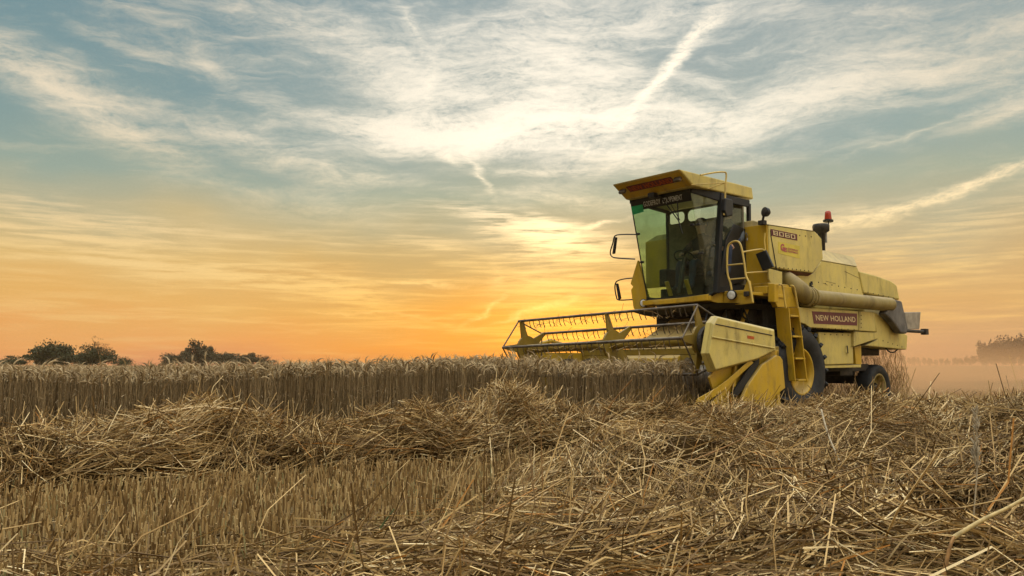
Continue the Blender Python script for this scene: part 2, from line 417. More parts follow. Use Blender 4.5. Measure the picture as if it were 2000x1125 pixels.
def lettering(text, a, b, c, mat, parent, bold=0.0, name='lettering', lift=0.004):
    """flat letters filling the parallelogram a (lower left), b (lower right), c (upper left)"""
    a, b, c = Vector(a), Vector(b), Vector(c)
    cu = bpy.data.curves.new('letters', 'FONT'); cu.body = text; cu.offset = bold; cu.resolution_u = 4; cu.extrude = 0.0; cu.space_character = 1.04
    t = bpy.data.objects.new('letters', cu); C.objects.link(t)
    dg = bpy.context.evaluated_depsgraph_get(); dg.update()
    me = bpy.data.meshes.new_from_object(t.evaluated_get(dg))
    bpy.data.objects.remove(t)
    xs = [v.co.x for v in me.vertices]; ys = [v.co.y for v in me.vertices]
    x0, x1, y0, y1 = min(xs), max(xs), min(ys), max(ys)
    nrm = (b - a).cross(c - a).normalized() * lift
    for v in me.vertices:
        v.co = a + (b - a) * ((v.co.x - x0) / (x1 - x0)) + (c - a) * ((v.co.y - y0) / (y1 - y0)) + nrm
    me.materials.clear(); me.materials.append(M[mat]); me.name = name
    o = bpy.data.objects.new(name, me); C.objects.link(o); o.parent = parent
    return o

# ------------------------------------------------------------------ the combine harvester
# machine frame: x forward, y towards its left side (the side we see), z up; origin on the ground under the front axle
YAW = R(49.3)
ORG = Vector((3.86, 14.34, 0))
RW = Vector((math.sin(YAW), math.cos(YAW), 0)); LW = Vector((math.cos(YAW), -math.sin(YAW), 0))
def toloc(w): w = Vector(w) - ORG; return Vector((-w.dot(RW), w.dot(LW), w.z))
def toworld(x, y, z=0): return ORG - RW * x + LW * y + Vector((0, 0, z))
CAML = toloc((0, 0, CAM_H))
def T(u, v, **k):
    """measured point: where the sight line through photo pixel (u, v) meets a plane of the machine"""
    d = ray(u, v); d = Vector((-d.dot(RW), d.dot(LW), d.z))
    ax, val = list(k.items())[0]; i = 'xyz'.index(ax)
    return CAML + d * ((val - CAML[i]) / d[i])
def TT(pts, **k): return [T(u, v, **k) for u, v in pts]
mach = bpy.data.objects.new('combine_harvester', None); C.objects.link(mach)
mach.location = ORG; mach.rotation_euler = (0, 0, math.atan2(-RW.y, -RW.x))
tag(mach, 'yellow combine harvester with a glazed cab and a raised reel cutting the wheat', 'combine harvester')

def flat(pts_uv, y, depth, name, mat, parent=mach, bevel=.012):
    P = TT(pts_uv, y=y); return MB().prism(P, (0, -depth, 0)).build(name, mat, parent, bevel)

# --- wheels
def wheel(name, x, y_out, r, w, rim_r, lugs, side):
    yo = y_out; s = side
    root = bpy.data.objects.new(name, None); C.objects.link(root); root.parent = mach
    c = Vector((x, yo - s * w / 2, r)); h = w / 2
    t = MB()
    b = r - (0.045 if lugs else 0.0)
    prof = [(rim_r, -h * .62), (rim_r + .03, -h * .80), (rim_r + (b - rim_r) * .45, -h), (b * .90, -h * .96), (b * .975, -h * .80), (b, -h * .45), (b * 1.004, 0),
            (b, h * .45), (b * .975, h * .80), (b * .90, h * .96), (rim_r + (b - rim_r) * .45, h), (rim_r + .03, h * .80), (rim_r, h * .62)]
    t.lathe(prof, c, 'y', 56)
    tyre = t.build('tyre', 'tyre', root)
    if lugs:
        L = MB()
        for k in range(lugs):
            for sd in (-1, 1):
                a = 2 * math.pi * (k + (.5 if sd > 0 else 0)) / lugs
                # slanted tread bar that wraps over the shoulder
                for (f0, f1, rad, da) in ((.03, .62, b + .012, 0.0), (.60, .98, b - .004, .17)):
                    yc = sd * h * (f0 + f1) / 2
                    rot = Matrix.Rotation(-a - da, 3, 'Y') @ Matrix.Rotation(sd * R(32), 3, 'X' if False else 'Z')
                    p = c + Matrix.Rotation(-a - da, 3, 'Y') @ Vector((0, yc, rad - (0.02 if da else 0)))
                    m = Matrix.Rotation(-a - da, 3, 'Y') @ Matrix.Rotation(-sd * R(38), 3, 'Z')
                    L.box(p, (.062, h * (f1 - f0) * 1.3, .075), m)
        L.build('tread', 'tyre', root, .008)
    rim = MB()
    rim.lathe([(rim_r + .035, h * .74), (rim_r + .035, h * .80), (rim_r, h * .80), (rim_r - .02, h * .5), (rim_r * .93, h * .1), (rim_r * .80, -h * .05), (rim_r * .45, -h * .02), (rim_r * .40, h * .12), (0.001, h * .14)]
              if s > 0 else [(rim_r + .035, -h * .8), (rim_r, -h * .8), (rim_r * .9, 0), (.001, 0)], c, 'y', 44)
    ro = rim.build('rim', 'yellow' if lugs else 'grimy', root)
    hb = MB()
    hb.lathe([(rim_r * .26, h * .14 * s), (rim_r * .24, h * .5 * s), (.001, h * .52 * s)], c, 'y', 24)
    for k in range(8):
        a = k * math.pi / 4
        q = c + Vector((math.cos(a) * rim_r * .34, h * .16 * s, math.sin(a) * rim_r * .34))
        hb.lathe([(.018, -.0 * s), (.018, .03 * s), (.001, .03 * s)], q, 'y', 6, False)
    hb.build('hub', 'dark', root)
    return root
wheel('front_wheel', 0, 1.5, .80, .60, .36, 20, 1)
wheel('front_wheel', 0, -.9, .80, .60, .36, 20, -1)
wheel('rear_wheel', -3.48, 1.15, .46, .32, .255, 0, 1)
wheel('rear_wheel', -3.48, -.83, .46, .32, .255, 0, -1)

# --- chassis and dark inside of the machine
k = MB()
k.box((-1.55, 0, 1.55), (4.7, 1.9, .9)); k.box((.1, 0, 2.0), (1.5, 1.6, .55))
k.box((0, 0, .86), (.26, 2.0, .26)); k.box((-3.48, 0, .62), (.18, 1.7, .16))
k.box((-3.48, .55, .95), (.12, .10, .55), Matrix.Rotation(R(4), 3, 'X')); k.box((-3.48, -.55, .95), (.12, .10, .55))
k.box((-1.5, .95, .86), (3.6, .10, .14)); k.box((-1.5, -.95, .86), (3.6, .10, .14))
k.box((.45, 1.0, 1.45), (.14, .12, 1.2)); k.box((.5, .62, 1.5), (.7, .06, .9)); k.box((.35, 1.02, 1.12), (.35, .22, .3))
k.box((-.55, .98, 1.15), (.5, .15, .4)); k.box((-2.4, .8, .80), (.5, .4, .18)); k.box((-1.35, .9, .74), (.12, .10, .22))
k.build('chassis', 'dark', mach, .015)
# feeder house from the header up to the threshing drum
fh = MB()
fh.slab([(2.25, -.62, .42), (2.25, .62, .42), (2.25, .62, 1.02), (2.25, -.62, 1.02)], [(.55, -.62, 1.15), (.55, .62, 1.15), (.55, .62, 1.85), (.55, -.62, 1.85)])
fo = fh.build('feeder_house', 'yellow', mach, .02)
rb = MB()
for t in (.2, .5, .8):
    a = Vector((2.25, .63, .42)).lerp(Vector((.55, .63, 1.15)), t); rb.box(a + Vector((0, 0, .31)), (.05, .03, .55))
rb.build('stiffener', 'yellow', fo)
dr = MB()
dr.lathe([(.001, .70), (.21, .70), (.21, .74), (.05, .75), (.05, .78), (.001, .78)], (.95, 0, 1.62), 'y', 28)
dr.lathe([(.001, .70), (.12, .70), (.12, .75), (.001, .75)], (.35, 0, 1.35), 'y', 24)
dr.tube([(.95, .73, 1.83), (.35, .73, 1.47)], .018, 6); dr.tube([(.95, .73, 1.41), (.35, .73, 1.23)], .018, 6)
dr.build('belt_drive', 'iron', mach)
ho = MB()
for i, (a, b, c) in enumerate([((1.35, .6, 1.86), (1.65, .72, 1.5), (1.75, .8, .95)), ((1.2, .8, 1.86), (1.3, .9, 1.35), (1.9, .7, .75)), ((1.0, 1.0, 1.86), (.9, 1.05, 1.55), (.7, .9, 1.1)),
                               ((1.2, 1.1, 1.88), (1.0, 1.0, 1.7), (.75, 1.0, 1.62)), ((1.4, .3, 1.8), (1.6, .5, 1.4), (1.7, .6, .8))]):
    ho.tube(smooth_path([a, b, c], 6), .016, 6)
ho.build('hydraulic_hose', 'trim', mach)
pst = MB(); pst.tube([(.75, .95, 1.9), (1.5, .95, .8)], .035, 10); pst.tube([(1.1, .95, 1.38), (1.75, .95, .45)], .022, 8)
pst.build('lift_cylinder', 'yellow', mach)

# --- grain tank
tank_uv = [(1500, 439), (1592, 452), (1605, 466), (1608, 505), (1588, 533), (1543, 528), (1520, 524), (1501, 523)]
tk = [T(u, v, y=1.3) for u, v in tank_uv]
tx = .64
tk[0].x = tx; tk[7].x = tx
tp = MB(); tp.prism(tk, (0, -2.6, 0))
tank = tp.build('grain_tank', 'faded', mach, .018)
lid = MB()
a0, a1, a2 = tk[0].z + .004, tk[1].z + .004, tk[2].z
lid.slab([(tx + .02, 1.315, a0), (tk[1].x, 1.315, a1), (tk[1].x, -1.315, a1), (tx + .02, -1.315, a0)],
         [(tx + .02, 1.02, a0 + .11), (tk[1].x + .1, .95, a1 + .05), (tk[1].x + .1, -.95, a1 + .05), (tx + .02, -1.02, a0 + .11)])
lid.build('lid', 'dusty', tank, .012)
# front wall of the tank, beside the cab, and the skirt below the tank
fw = MB(); fw.box((tx + .015, .0, 2.78), (.03, 2.56, .88)); fw.build('front_panel', 'yellow', tank, .006)
sk = MB(); sk.prism(TT([(1501, 524), (1528, 531), (1528, 555), (1508, 556), (1502, 545)], y=1.315), (0, -.03, 0))
sk.prism([(tx + .03, 1.31, 2.46), (tx + .03, .95, 2.46), (tx + .03, .95, 2.16), (tx + .03, 1.31, 2.16)], (-.03, 0, 0))
sk.build('skirt_panel', 'faded', mach, .006)
sk2 = MB(); sk2.prism(TT([(1462, 533), (1500, 532), (1502, 551), (1470, 559), (1464, 562)], x=tx + .04), (-.03, 0, 0))
sk2.build('lower_panel', 'yellow', mach, .006)
seam = MB(); seam.tube(TT([(1505, 450), (1506, 462), (1515, 515), (1521, 548)], y=1.305), .008, 6); seam.build('strap', 'trim', tank)
# 8060 number plate on the tank
dec = MB(); q = TT([(1505, 447), (1557, 457.5), (1557.5, 470), (1506, 460)], y=1.304); dec.prism(q, (0, -.006, 0))
plate = dec.build('number_plate', 'maroon', tank)
o0 = q[3].lerp(q[2], .06) + (q[0] - q[3]) * .16; ex = (q[2] - q[3]) * .88; ey = (q[0] - q[3]) * .66
dg = MB()
def seg(i, segs):
    w = .19; st = .034
    x0 = i / 4 + .02
    S_ = {'t': (0, 1 - .17, 1, 1), 'm': (0, .415, 1, .585), 'b': (0, 0, 1, .17), 'l': (0, 0, .2, 1), 'r': (.8, 0, 1, 1), 'lr': (.8, 0, 1, .585), 'rt': (.8, .78, 1, 1)}
    for j, s in enumerate(segs):
        xa, ya, xb, yb = S_[s]
        lift = Vector((0, .004 + .0012 * j, 0))
        P = [o0 + ex * (x0 + xx * w) + ey * yy + lift for xx, yy in ((xa, ya), (xb, ya), (xb, yb), (xa, yb))]
        dg.prism(P, (0, -.001, 0))
for i, s in enumerate([('t', 'm', 'b', 'l', 'r'), ('t', 'b', 'l', 'r'), ('t', 'm', 'b', 'l', 'lr', 'rt'), ('t', 'b', 'l', 'r')]): seg(i, s)
dg.build('number', 'cream', tank)
# dealer sticker
q = TT([(1520, 472), (1562, 480.5), (1562, 505), (1520, 494.5)], y=1.303)
st = MB(); st.prism(q, (0, -.006, 0)); st.build('dealer_sticker', 'lemon', tank)
def onq(q, x, y, lift=.004): return q[3].lerp(q[2], x).lerp(q[0].lerp(q[1], x), y) + Vector((0, lift, 0))
def inq(text, q, x0, x1, y0, y1, mat, parent, bold=0, name='lettering', lift=.004):
    return lettering(text, onq(q, x0, y0, 0), onq(q, x1, y0, 0), onq(q, x0, y1, 0), mat, parent, bold, name, lift)
inq('G', q, .10, .27, .28, .90, 'rose', tank, .05); inq('E', q, .25, .40, .26, .62, 'rose', tank, .05)
inq('GODEFROY', q, .43, .93, .50, .66, 'rose', tank, .03); inq('EQUIPEMENT', q, .43, .93, .28, .45, 'rose', tank, .03)
# unidentified black plate standing in front of the tank
sc_ = MB(); sc_.prism(TT([(1475, 496), (1495, 488), (1510, 521), (1489, 529)], x=.86), (-.05, 0, 0)); sc_.build('black_plate', 'black', mach, .01)
# hopper underside, where the unloading elbow comes out
hp = MB()
P0 = TT([(1543, 529), (1587, 534)], y=1.29); P1 = [Vector((P0[1].x, .75, 2.25)), Vector((P0[0].x, .75, 2.1))]
hp.slab([P0[0], P0[1], P1[0], P1[1]], [p + Vector((0, -.05, 0.0)) for p in (P0[0], P0[1], P1[0], P1[1])]); hp.build('hopper_floor', 'maroon', mach)

# --- engine hood, straw hood and flank panels
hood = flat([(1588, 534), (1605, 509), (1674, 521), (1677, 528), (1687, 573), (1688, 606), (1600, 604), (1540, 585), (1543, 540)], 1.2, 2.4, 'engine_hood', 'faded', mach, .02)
lh = MB()
b0 = TT([(1605, 508.5), (1675, 520.5)], y=1.215); t0 = TT([(1609, 489), (1651, 499), (1671, 517)], y=1.0)
lh.slab([b0[0], b0[1], Vector((b0[1].x, -1.2, b0[1].z)), Vector((b0[0].x, -1.2, b0[0].z))],
        [t0[0], Vector((t0[1].x - .35, 1.0, t0[1].z)), Vector((t0[1].x - .35, -1.0, t0[1].z)), Vector((t0[0].x, -1.0, t0[0].z))])
lh.build('hood_lid', 'dusty', mach, .015)
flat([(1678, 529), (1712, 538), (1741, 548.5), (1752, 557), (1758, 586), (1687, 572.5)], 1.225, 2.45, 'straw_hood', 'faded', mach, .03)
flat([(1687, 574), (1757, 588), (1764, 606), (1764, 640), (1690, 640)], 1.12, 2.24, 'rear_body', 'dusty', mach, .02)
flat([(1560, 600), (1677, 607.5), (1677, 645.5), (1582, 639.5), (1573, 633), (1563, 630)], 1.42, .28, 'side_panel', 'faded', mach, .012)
sign = MB(); q = TT([(1586, 607.8), (1674, 612.4), (1674, 636), (1590, 632.2)], y=1.425); sign.prism(q, (0, -.006, 0))
sg = sign.build('name_board', 'maroon', mach)
inq('NEW HOLLAND', q, .055, .965, .27, .73, 'cream', sg, .018)
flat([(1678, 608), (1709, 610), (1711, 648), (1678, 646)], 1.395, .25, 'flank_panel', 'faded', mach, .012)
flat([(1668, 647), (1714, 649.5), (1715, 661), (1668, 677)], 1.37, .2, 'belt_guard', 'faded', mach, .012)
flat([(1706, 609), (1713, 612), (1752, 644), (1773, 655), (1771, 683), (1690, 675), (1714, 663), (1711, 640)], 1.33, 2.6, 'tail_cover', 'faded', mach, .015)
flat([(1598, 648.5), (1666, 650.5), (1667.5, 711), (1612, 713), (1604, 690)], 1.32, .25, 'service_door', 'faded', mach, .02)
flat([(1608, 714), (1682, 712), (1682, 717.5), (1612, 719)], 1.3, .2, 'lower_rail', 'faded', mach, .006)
flat([(1669, 678), (1682, 674), (1683, 712), (1672, 711)], 1.27, .1, 'rear_support', 'yellow', mach, .006)
bolts = MB()
for (u, v) in [(1583, 556), (1585, 553), (1586, 562)]: bolts.box(T(u, v, y=1.21), (.04, .03, .06))
bolts.build('hood_latch', 'trim', mach)
scr = MB()
for a, b in [((1613, 549), (1632, 554)), ((1608, 553), (1617, 557)), ((1557, 539), (1559, 530)), ((1650, 530), (1690, 549))]:
    scr.tube(TT([a, b], y=1.2015), .003, 4)
scr.build('scratch', 'dark', hood)

def rivets(pts, y, n, host, r=.012):
    import bmesh
    m = MB(); P = TT(pts, y=y)
    for a, b in zip(P[:-1], P[1:]):
        for i in range(n):
            p = a.lerp(b, (i + .5) / n); m.lathe([(.001, .009), (r * .5, .0075), (r * .85, .004), (r, -.002)], p, 'y', 8)
    t = bpy.data.meshes.new('t'); t.from_pydata(m.v, [], m.f)
    if M['dark'].name not in host.data.materials: host.data.materials.append(M['dark'])
    bm = bmesh.new(); bm.from_mesh(host.data); k0 = len(bm.faces); bm.from_mesh(t); bm.faces.ensure_lookup_table()
    for f in bm.faces[k0:]: f.material_index = len(host.data.materials) - 1; f.smooth = True
    bm.to_mesh(host.data); bm.free(); bpy.data.meshes.remove(t)
PN = {o.name: o for o in bpy.data.objects}
rivets([(1510, 521), (1583, 529.5)], 1.302, 9, tank); rivets([(1508, 453), (1590, 463)], 1.302, 7, tank)
rivets([(1592, 550), (1680, 567)], 1.202, 7, hood); rivets([(1690, 570), (1750, 583)], 1.227, 6, PN['straw_hood'])
rivets([(1586, 641), (1674, 644)], 1.422, 7, PN['side_panel']); rivets([(1682, 612), (1682, 643)], 1.397, 4, PN['flank_panel'])
rivets([(1605, 653), (1662, 654.5)], 1.322, 5, PN['service_door']); rivets([(1720, 664), (1766, 679)], 1.332, 5, PN['tail_cover'])
hd = MB(); hd.tube(smooth_path([T(1655, 676, y=1.325), T(1655, 677, y=1.36), T(1656, 688, y=1.36), T(1656, 689, y=1.325)], 3), .010, 8); hd.build('door_handle', 'dark', mach)

# --- unloading auger along the side
au = MB(); A0, A1 = Vector((-.35, 1.46, 2.055)), Vector((-3.36, 1.44, 2.08))
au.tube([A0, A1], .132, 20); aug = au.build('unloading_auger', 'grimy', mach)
eb = MB(); eb.tube(smooth_path([(-.02, 1.05, 2.42), (-.03, 1.22, 2.33), (-.06, 1.40, 2.18), (-.20, 1.46, 2.06), (-.42, 1.46, 2.055)], 5), .150, 18)
for d in (-.16, -.24, -.32): eb.lathe([(.150, -.012), (.172, -.012), (.172, .012), (.150, .012)], (d, 1.46, 2.056), 'x', 20)
eb.build('elbow', 'grimy', aug)
fl_ = MB()
P = TT([(1740, 582), (1762, 588), (1768, 614), (1774, 640), (1772, 652), (1760, 650), (1750, 634), (1730, 613), (1736, 600)], y=1.5)
fl_.prism(P, (0, -.16, 0)); fo2 = fl_.build('canvas_spout', 'canvas', aug, .03)

# --- platform, cab
pf = MB()
FX = 1.6
low = [T(1277, 586, x=FX), T(1382, 577.5, x=FX)]; yF, yN = low[0].y, low[1].y
pf.prism([(FX + .02, yF - .02, 1.99), (FX + .02, yN, 2.04), (FX + .02, yN, 1.94), (FX + .02, yF + .05, 1.93)], (-.08, 0, 0))
corner = T(1412, 569, x=1.36); corner2 = T(1412, 594, x=1.36)
pf.slab([(FX + .02, yN, 2.04), corner, corner2, (FX + .02, yN, 1.94)], [(FX - .05, yN - .05, 2.04), corner + Vector((-.06, -.05, 0)), corner2 + Vector((-.06, -.05, 0)), (FX - .05, yN - .05, 1.94)])
pf.prism(TT([(1412, 569), (1452, 566), (1459, 548), (1463, 548), (1470, 592), (1446, 595), (1412, 595)], x=1.35), (-.05, 0, 0))
pf.box((.85, 1.12, 2.03), (1.0, .52, .05)); pf.box((.6, .1, 1.98), (2.0, 1.4, .08))
plat = pf.build('platform', 'yellow', mach, .008)
far = MB(); far.prism(TT([(1245, 508), (1231, 554), (1236, 560), (1232, 566), (1237, 602), (1246, 610), (1277, 603), (1277, 586), (1266, 584)], x=1.45), (-.06, 0, 0))
far.build('corner_panel', 'yellow', mach, .01)
und = MB(); und.slab([(1.5, -.9, 1.84), (1.5, .9, 1.9), (1.3, 1.3, 1.88), (.6, 1.3, 1.88), (.6, -1.1, 1.84)], [(1.3, -.8, 1.78), (1.3, .8, 1.82), (1.2, 1.15, 1.82), (.6, 1.15, 1.82), (.6, -1.0, 1.78)])
und.build('cab_floor', 'dark', mach)
bx = MB(); bx.prism(TT([(1472, 560), (1497, 558), (1498, 573), (1472, 576)], x=1.0), (-.2, 0, 0)); bx.prism(TT([(1500, 553), (1513, 554), (1513, 590), (1500, 590)], x=.98), (-.12, 0, 0))
bx.build('battery_box', 'yellow', mach, .01)
def lamp(name, c, r, d, parent, mat_body='black', lens='lens'):
    c = Vector(c); d = Vector(d).normalized()
    b = MB(); b.tube([c - d * .09, c - d * .05, c, c + d * .012], [r * .45, r * .95, r * 1.06, r * 1.06], 20); bo = b.build(name, mat_body, parent)
    l = MB(); l.tube([c + d * .013, c + d * .022], [r * .9, r * .55], 20); l.build('lens', lens, bo)
    return bo
lamp('headlight', T(1429, 576, x=1.40), .075, (1, .1, 0), plat)
lamp('headlight', T(1257, 592, x=1.50), .07, (1, .1, 0), plat)
sm = MB(); sm.box(T(1458, 574, x=1.38), (.05, .08, .08)); sm.build('side_lamp', 'dark', plat, .008)
rl = MB()
loop = TT([(1429, 566), (1426, 551), (1421, 535), (1420, 505), (1422, 482), (1428, 474), (1436, 471), (1444, 474), (1449, 487), (1454, 515), (1457, 538), (1463, 552), (1468, 575), (1470, 590)], x=1.37)
rl.tube(smooth_path(loop, 4), .017, 8)
rl.tube(TT([(1421.5, 518), (1453, 515)], x=1.37), .013, 8); rl.tube(TT([(1424, 546), (1457, 543)], x=1.37), .013, 8)
r2 = [T(1450, 492.5, x=1.37), T(1470, 489, x=1.05), T(1486, 487, x=.85), T(1492, 489, x=.80), T(1495, 500, x=.80), T(1495, 522, x=.80), T(1490, 528, x=.8)]
rl.tube(smooth_path(r2, 4), .014, 8); rl.tube([T(1457, 533, x=1.33), T(1498, 530, x=.80)], .011, 8)
rl.tube(TT([(1494, 455), (1493, 470), (1495, 490)], x=.74), .012, 8)
rl.build('handrail', 'rail', plat)
bl = MB()
bl.tube(smooth_path(TT([(1375, 492), (1379, 483), (1387, 478), (1395, 480), (1400, 492), (1400, 520), (1399, 556)], x=1.2), 4), .014, 8)
bl.tube(TT([(1376, 526), (1399, 523)], x=1.2), .011, 8); bl.build('door_rail', 'black', plat)

# cab shell: posts, rear wall with two windows, far side wall, door
cab = bpy.data.objects.new('cab', None); C.objects.link(cab); cab.parent = mach
YR, YL, XR = -.70, .88, .72            # right side, left side, rear wall
ZB, ZT = 2.06, 3.70
A = T(1264.5, 584, x=1.6); B = T(1382, 575, x=1.6); Ct = T(1348, 371, x=2.0); Dt = T(1232, 394, x=2.0)
gl = MB(); gl.slab([A, B, Ct, Dt], [p + Vector((-.008, 0, 0)) for p in (A, B, Ct, Dt)])
ws = gl.build('windshield', 'glass', cab)
Pb, Pt = T(1399, 566, y=YL), T(1409, 392, y=YL)
qg = MB(); qg.slab([B, Pb, Pt, Ct], [p + Vector((-.006, -.006, 0)) for p in (B, Pb, Pt, Ct)]); qg.build('quarter_window', 'sideglass', cab)
fr = MB()
def bar(a, b, w, d, mb=fr):
    a, b = Vector(a), Vector(b); t = (b - a); L = t.length; z = t.normalized()
    x = Vector((0, 1, 0)) if abs(z.y) < .9 else Vector((1, 0, 0))
    x = (x - z * x.dot(z)).normalized(); y = z.cross(x)
    m = Matrix((x, y, z)).transposed()
    mb.box((a + b) / 2, (w, d, L), m)
bar(A + Vector((-.03, 0, -.02)), B + Vector((-.03, 0, -.02)), .05, .05)
bar(B + Vector((-.03, 0, -.02)), Pb + Vector((-.02, 0, -.02)), .05, .05)
bar(Pb + Vector((0, 0, -.05)), Pt + Vector((0, 0, .12)), .075, .085)            # front door post
RB, RT = T(1464, 548, y=YL), T(1462, 398, y=YL)
bar(RB, RT, .06, .06); bar(Pb, RB + Vector((0, 0, -.12)), .05, .1); bar(Pt + Vector((0, 0, .05)), RT, .05, .12)
bar(Ct + Vector((-.03, 0, .05)), Dt + Vector((-.03, 0, .05)), .05, .14); bar(Ct + Vector((-.03, 0, .03)), Pt + Vector((0, 0, .05)), .04, .14)
for p in ((XR, YR), ): bar((XR, YR, ZB), (XR, YR, ZT + .05), .06, .06)
bar((XR, YR, ZB), A, .05, .06); bar((XR, YR, ZT), Dt, .05, .06); bar(A, Dt, .018, .018)
fr.build('frame', 'trim', cab, .006)
# rear wall with two rounded openings
def wall_with_holes(name, mat, holes, y0, y1, z0, z1, x, th, parent):
    ys = sorted({y0, y1, *[h[0] for h in holes], *[h[1] for h in holes]}); zs = sorted({z0, z1, *[h[2] for h in holes], *[h[3] for h in holes]})
    w = MB()
    for i in range(len(ys) - 1):
        for j in range(len(zs) - 1):
            ym, zm = (ys[i] + ys[i + 1]) / 2, (zs[j] + zs[j + 1]) / 2
            if any(h[0] < ym < h[1] and h[2] < zm < h[3] for h in holes): continue
            w.box((x, ym, zm), (th, ys[i + 1] - ys[i], zs[j + 1] - zs[j]))
    for h in holes:       # rounded corner fillets
        r = .09
        for (yy, sy) in ((h[0], 1), (h[1], -1)):
            for (zz, sz) in ((h[2], 1), (h[3], -1)):
                pts = [(x - th / 2 + .002, yy, zz)]
                for k_ in range(6):
                    a_ = math.pi / 2 * k_ / 5
                    pts.append((x - th / 2 + .002, yy + sy * r * (1 - math.sin(a_)), zz + sz * r * (1 - math.cos(a_))))
                w.prism(pts, (th - .004, 0, 0))
    return w.build(name, mat, parent)
h1 = (T(1306, 440, x=XR), T(1338, 414, x=XR)); h2 = (T(1343, 440, x=XR), T(1410, 410, x=XR))
zlo, zhi = h1[0].z, h1[1].z + .02
wall_with_holes('rear_wall', 'cabin', [(h1[0].y, h1[1].y, zlo, zhi), (h2[0].y, min(h2[1].y, .85), zlo, zhi)], YR, YL, ZB, ZT, XR, .04, cab)
# far side: door with upper and lower pane
fq = (Vector((XR, YR, ZB)), A, Dt, Vector((XR, YR, ZT)))
fg = MB(); fg.slab(list(fq), [p + Vector((0, -.006, 0)) for p in fq]); fg.build('far_window', 'glass', cab)
# near door: dark lower half, rounded glass in the upper half
nd = MB()
nd.prism([Pb + Vector((-.05, .0, 0)), RB + Vector((.05, 0, .02)), RB + Vector((.04, 0, .86)), T(1434, 437, y=YL), T(1418, 470, y=YL)], (0, -.03, 0))
door = nd.build('door', 'black', cab, .006)
ng = MB(); P = TT([(1420, 404), (1449, 408), (1457, 418), (1459, 434), (1432, 440), (1413, 470), (1411, 440)], y=YL - .01); ng.prism(P, (0, -.006, 0)); ng.build('door_window', 'sideglass', door)
dh = MB(); dh.tube(smooth_path(TT([(1457, 455), (1460, 462), (1459, 470)], y=YL + .03), 3), .012, 6); dh.build('handle', 'steel', door)
# roof with the raked visor
rf = MB()
ry0, ry1 = -.50, .90
side = [T(1322, 331, y=.85), Vector((.46, 0, 3.93)), Vector((.42, 0, 3.735)), T(1349.5, 364, y=.85)]
side[1] = T(1464, 367, y=.85); side[2] = T(1467, 390, y=.85)
prof = [(p.x, p.z) for p in side]
rf.slab([(x, ry1, z) for x, z in prof], [(x, ry0 - (.24 if x < 1 else 0), z) for x, z in prof])
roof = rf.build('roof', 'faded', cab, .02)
rv = MB(); a, d = Vector((prof[0][0], 0, prof[0][1])), Vector((prof[3][0], 0, prof[3][1]))
fwd = Vector((.006, 0, -.004))
def vis(y, t): p = a.lerp(d, t); return Vector((p.x, y, p.z)) + fwd
rv.prism([vis(ry0 + .03, .12), vis(ry1 - .03, .12), vis(ry1 - .03, .95), vis(ry0 + .03, .95)], (-.004, 0, .002)); rv.build('visor_face', 'yellow', roof)
sgn = MB(); sgn.prism([vis(-.27, .28) + fwd, vis(.66, .28) + fwd, vis(.66, .62) + fwd, vis(-.27, .62) + fwd], (-.004, 0, .002)); sb = sgn.build('visor_board', 'maroon', roof)
lettering('NEW HOLLAND', vis(-.24, .58) + fwd, vis(.64, .58) + fwd, vis(-.24, .32) + fwd, 'orange', roof, .02)
lp = MB()
for y in (-.38, .76):
    lp.box(vis(y, .45) + Vector((.015, 0, -.01)), (.05, .13, .10), Matrix.Rotation(R(-30), 3, 'Y'))
lp.build('visor_lamp', 'iron', roof, .01)
wm = MB(); wm.box(vis(.14, .93) + Vector((.04, 0, -.05)), (.12, .13, .08)); wm.build('wiper_motor', 'black', roof, .015)
wip = MB(); wq = lambda u, v: T(u, v, x=2.02)
wip.tube([wq(1288, 381), wq(1326, 432)], .009, 6); wip.tube([wq(1300, 381), wq(1328, 430)], .006, 6); wip.tube([wq(1323, 392), wq(1325, 430), wq(1333, 456)], .011, 6)
wip.build('wiper', 'trim', cab)
# sun strip across the top of the windshield
def onw(x, y, lift=.006):
    p = A.lerp(B, x).lerp(Dt.lerp(Ct, x), y); return p + Vector((lift, 0, -lift * .25))
ss = MB(); ss.prism([onw(.0, .90), onw(1, .90), onw(1, .995), onw(0, .995)], (-.003, 0, 0)); strip = ss.build('sun_strip', 'banner', cab)
lettering('GODEFROY  EQUIPEMENT', onw(.22, .915, .01), onw(.87, .915, .01), onw(.22, .975, .01), 'white', cab, .012)
gs = MB(); gs.prism([onw(.0, .865), onw(.20, .878), onw(.20, .95), onw(.0, .95)], (.006, 0, -.001)); gs.build('green_sticker', 'green', cab)
hin = MB()
for (u, v) in [(1246, 457), (1254, 512), (1364, 438), (1352, 439)]: hin.box(T(u, v, x=1.96 if v < 500 else 1.86), (.05, .06, .035))
hin.box(T(1369, 495, x=1.78), (.05, .1, .035)); hin.build('glass_clip', 'black', cab, .008)
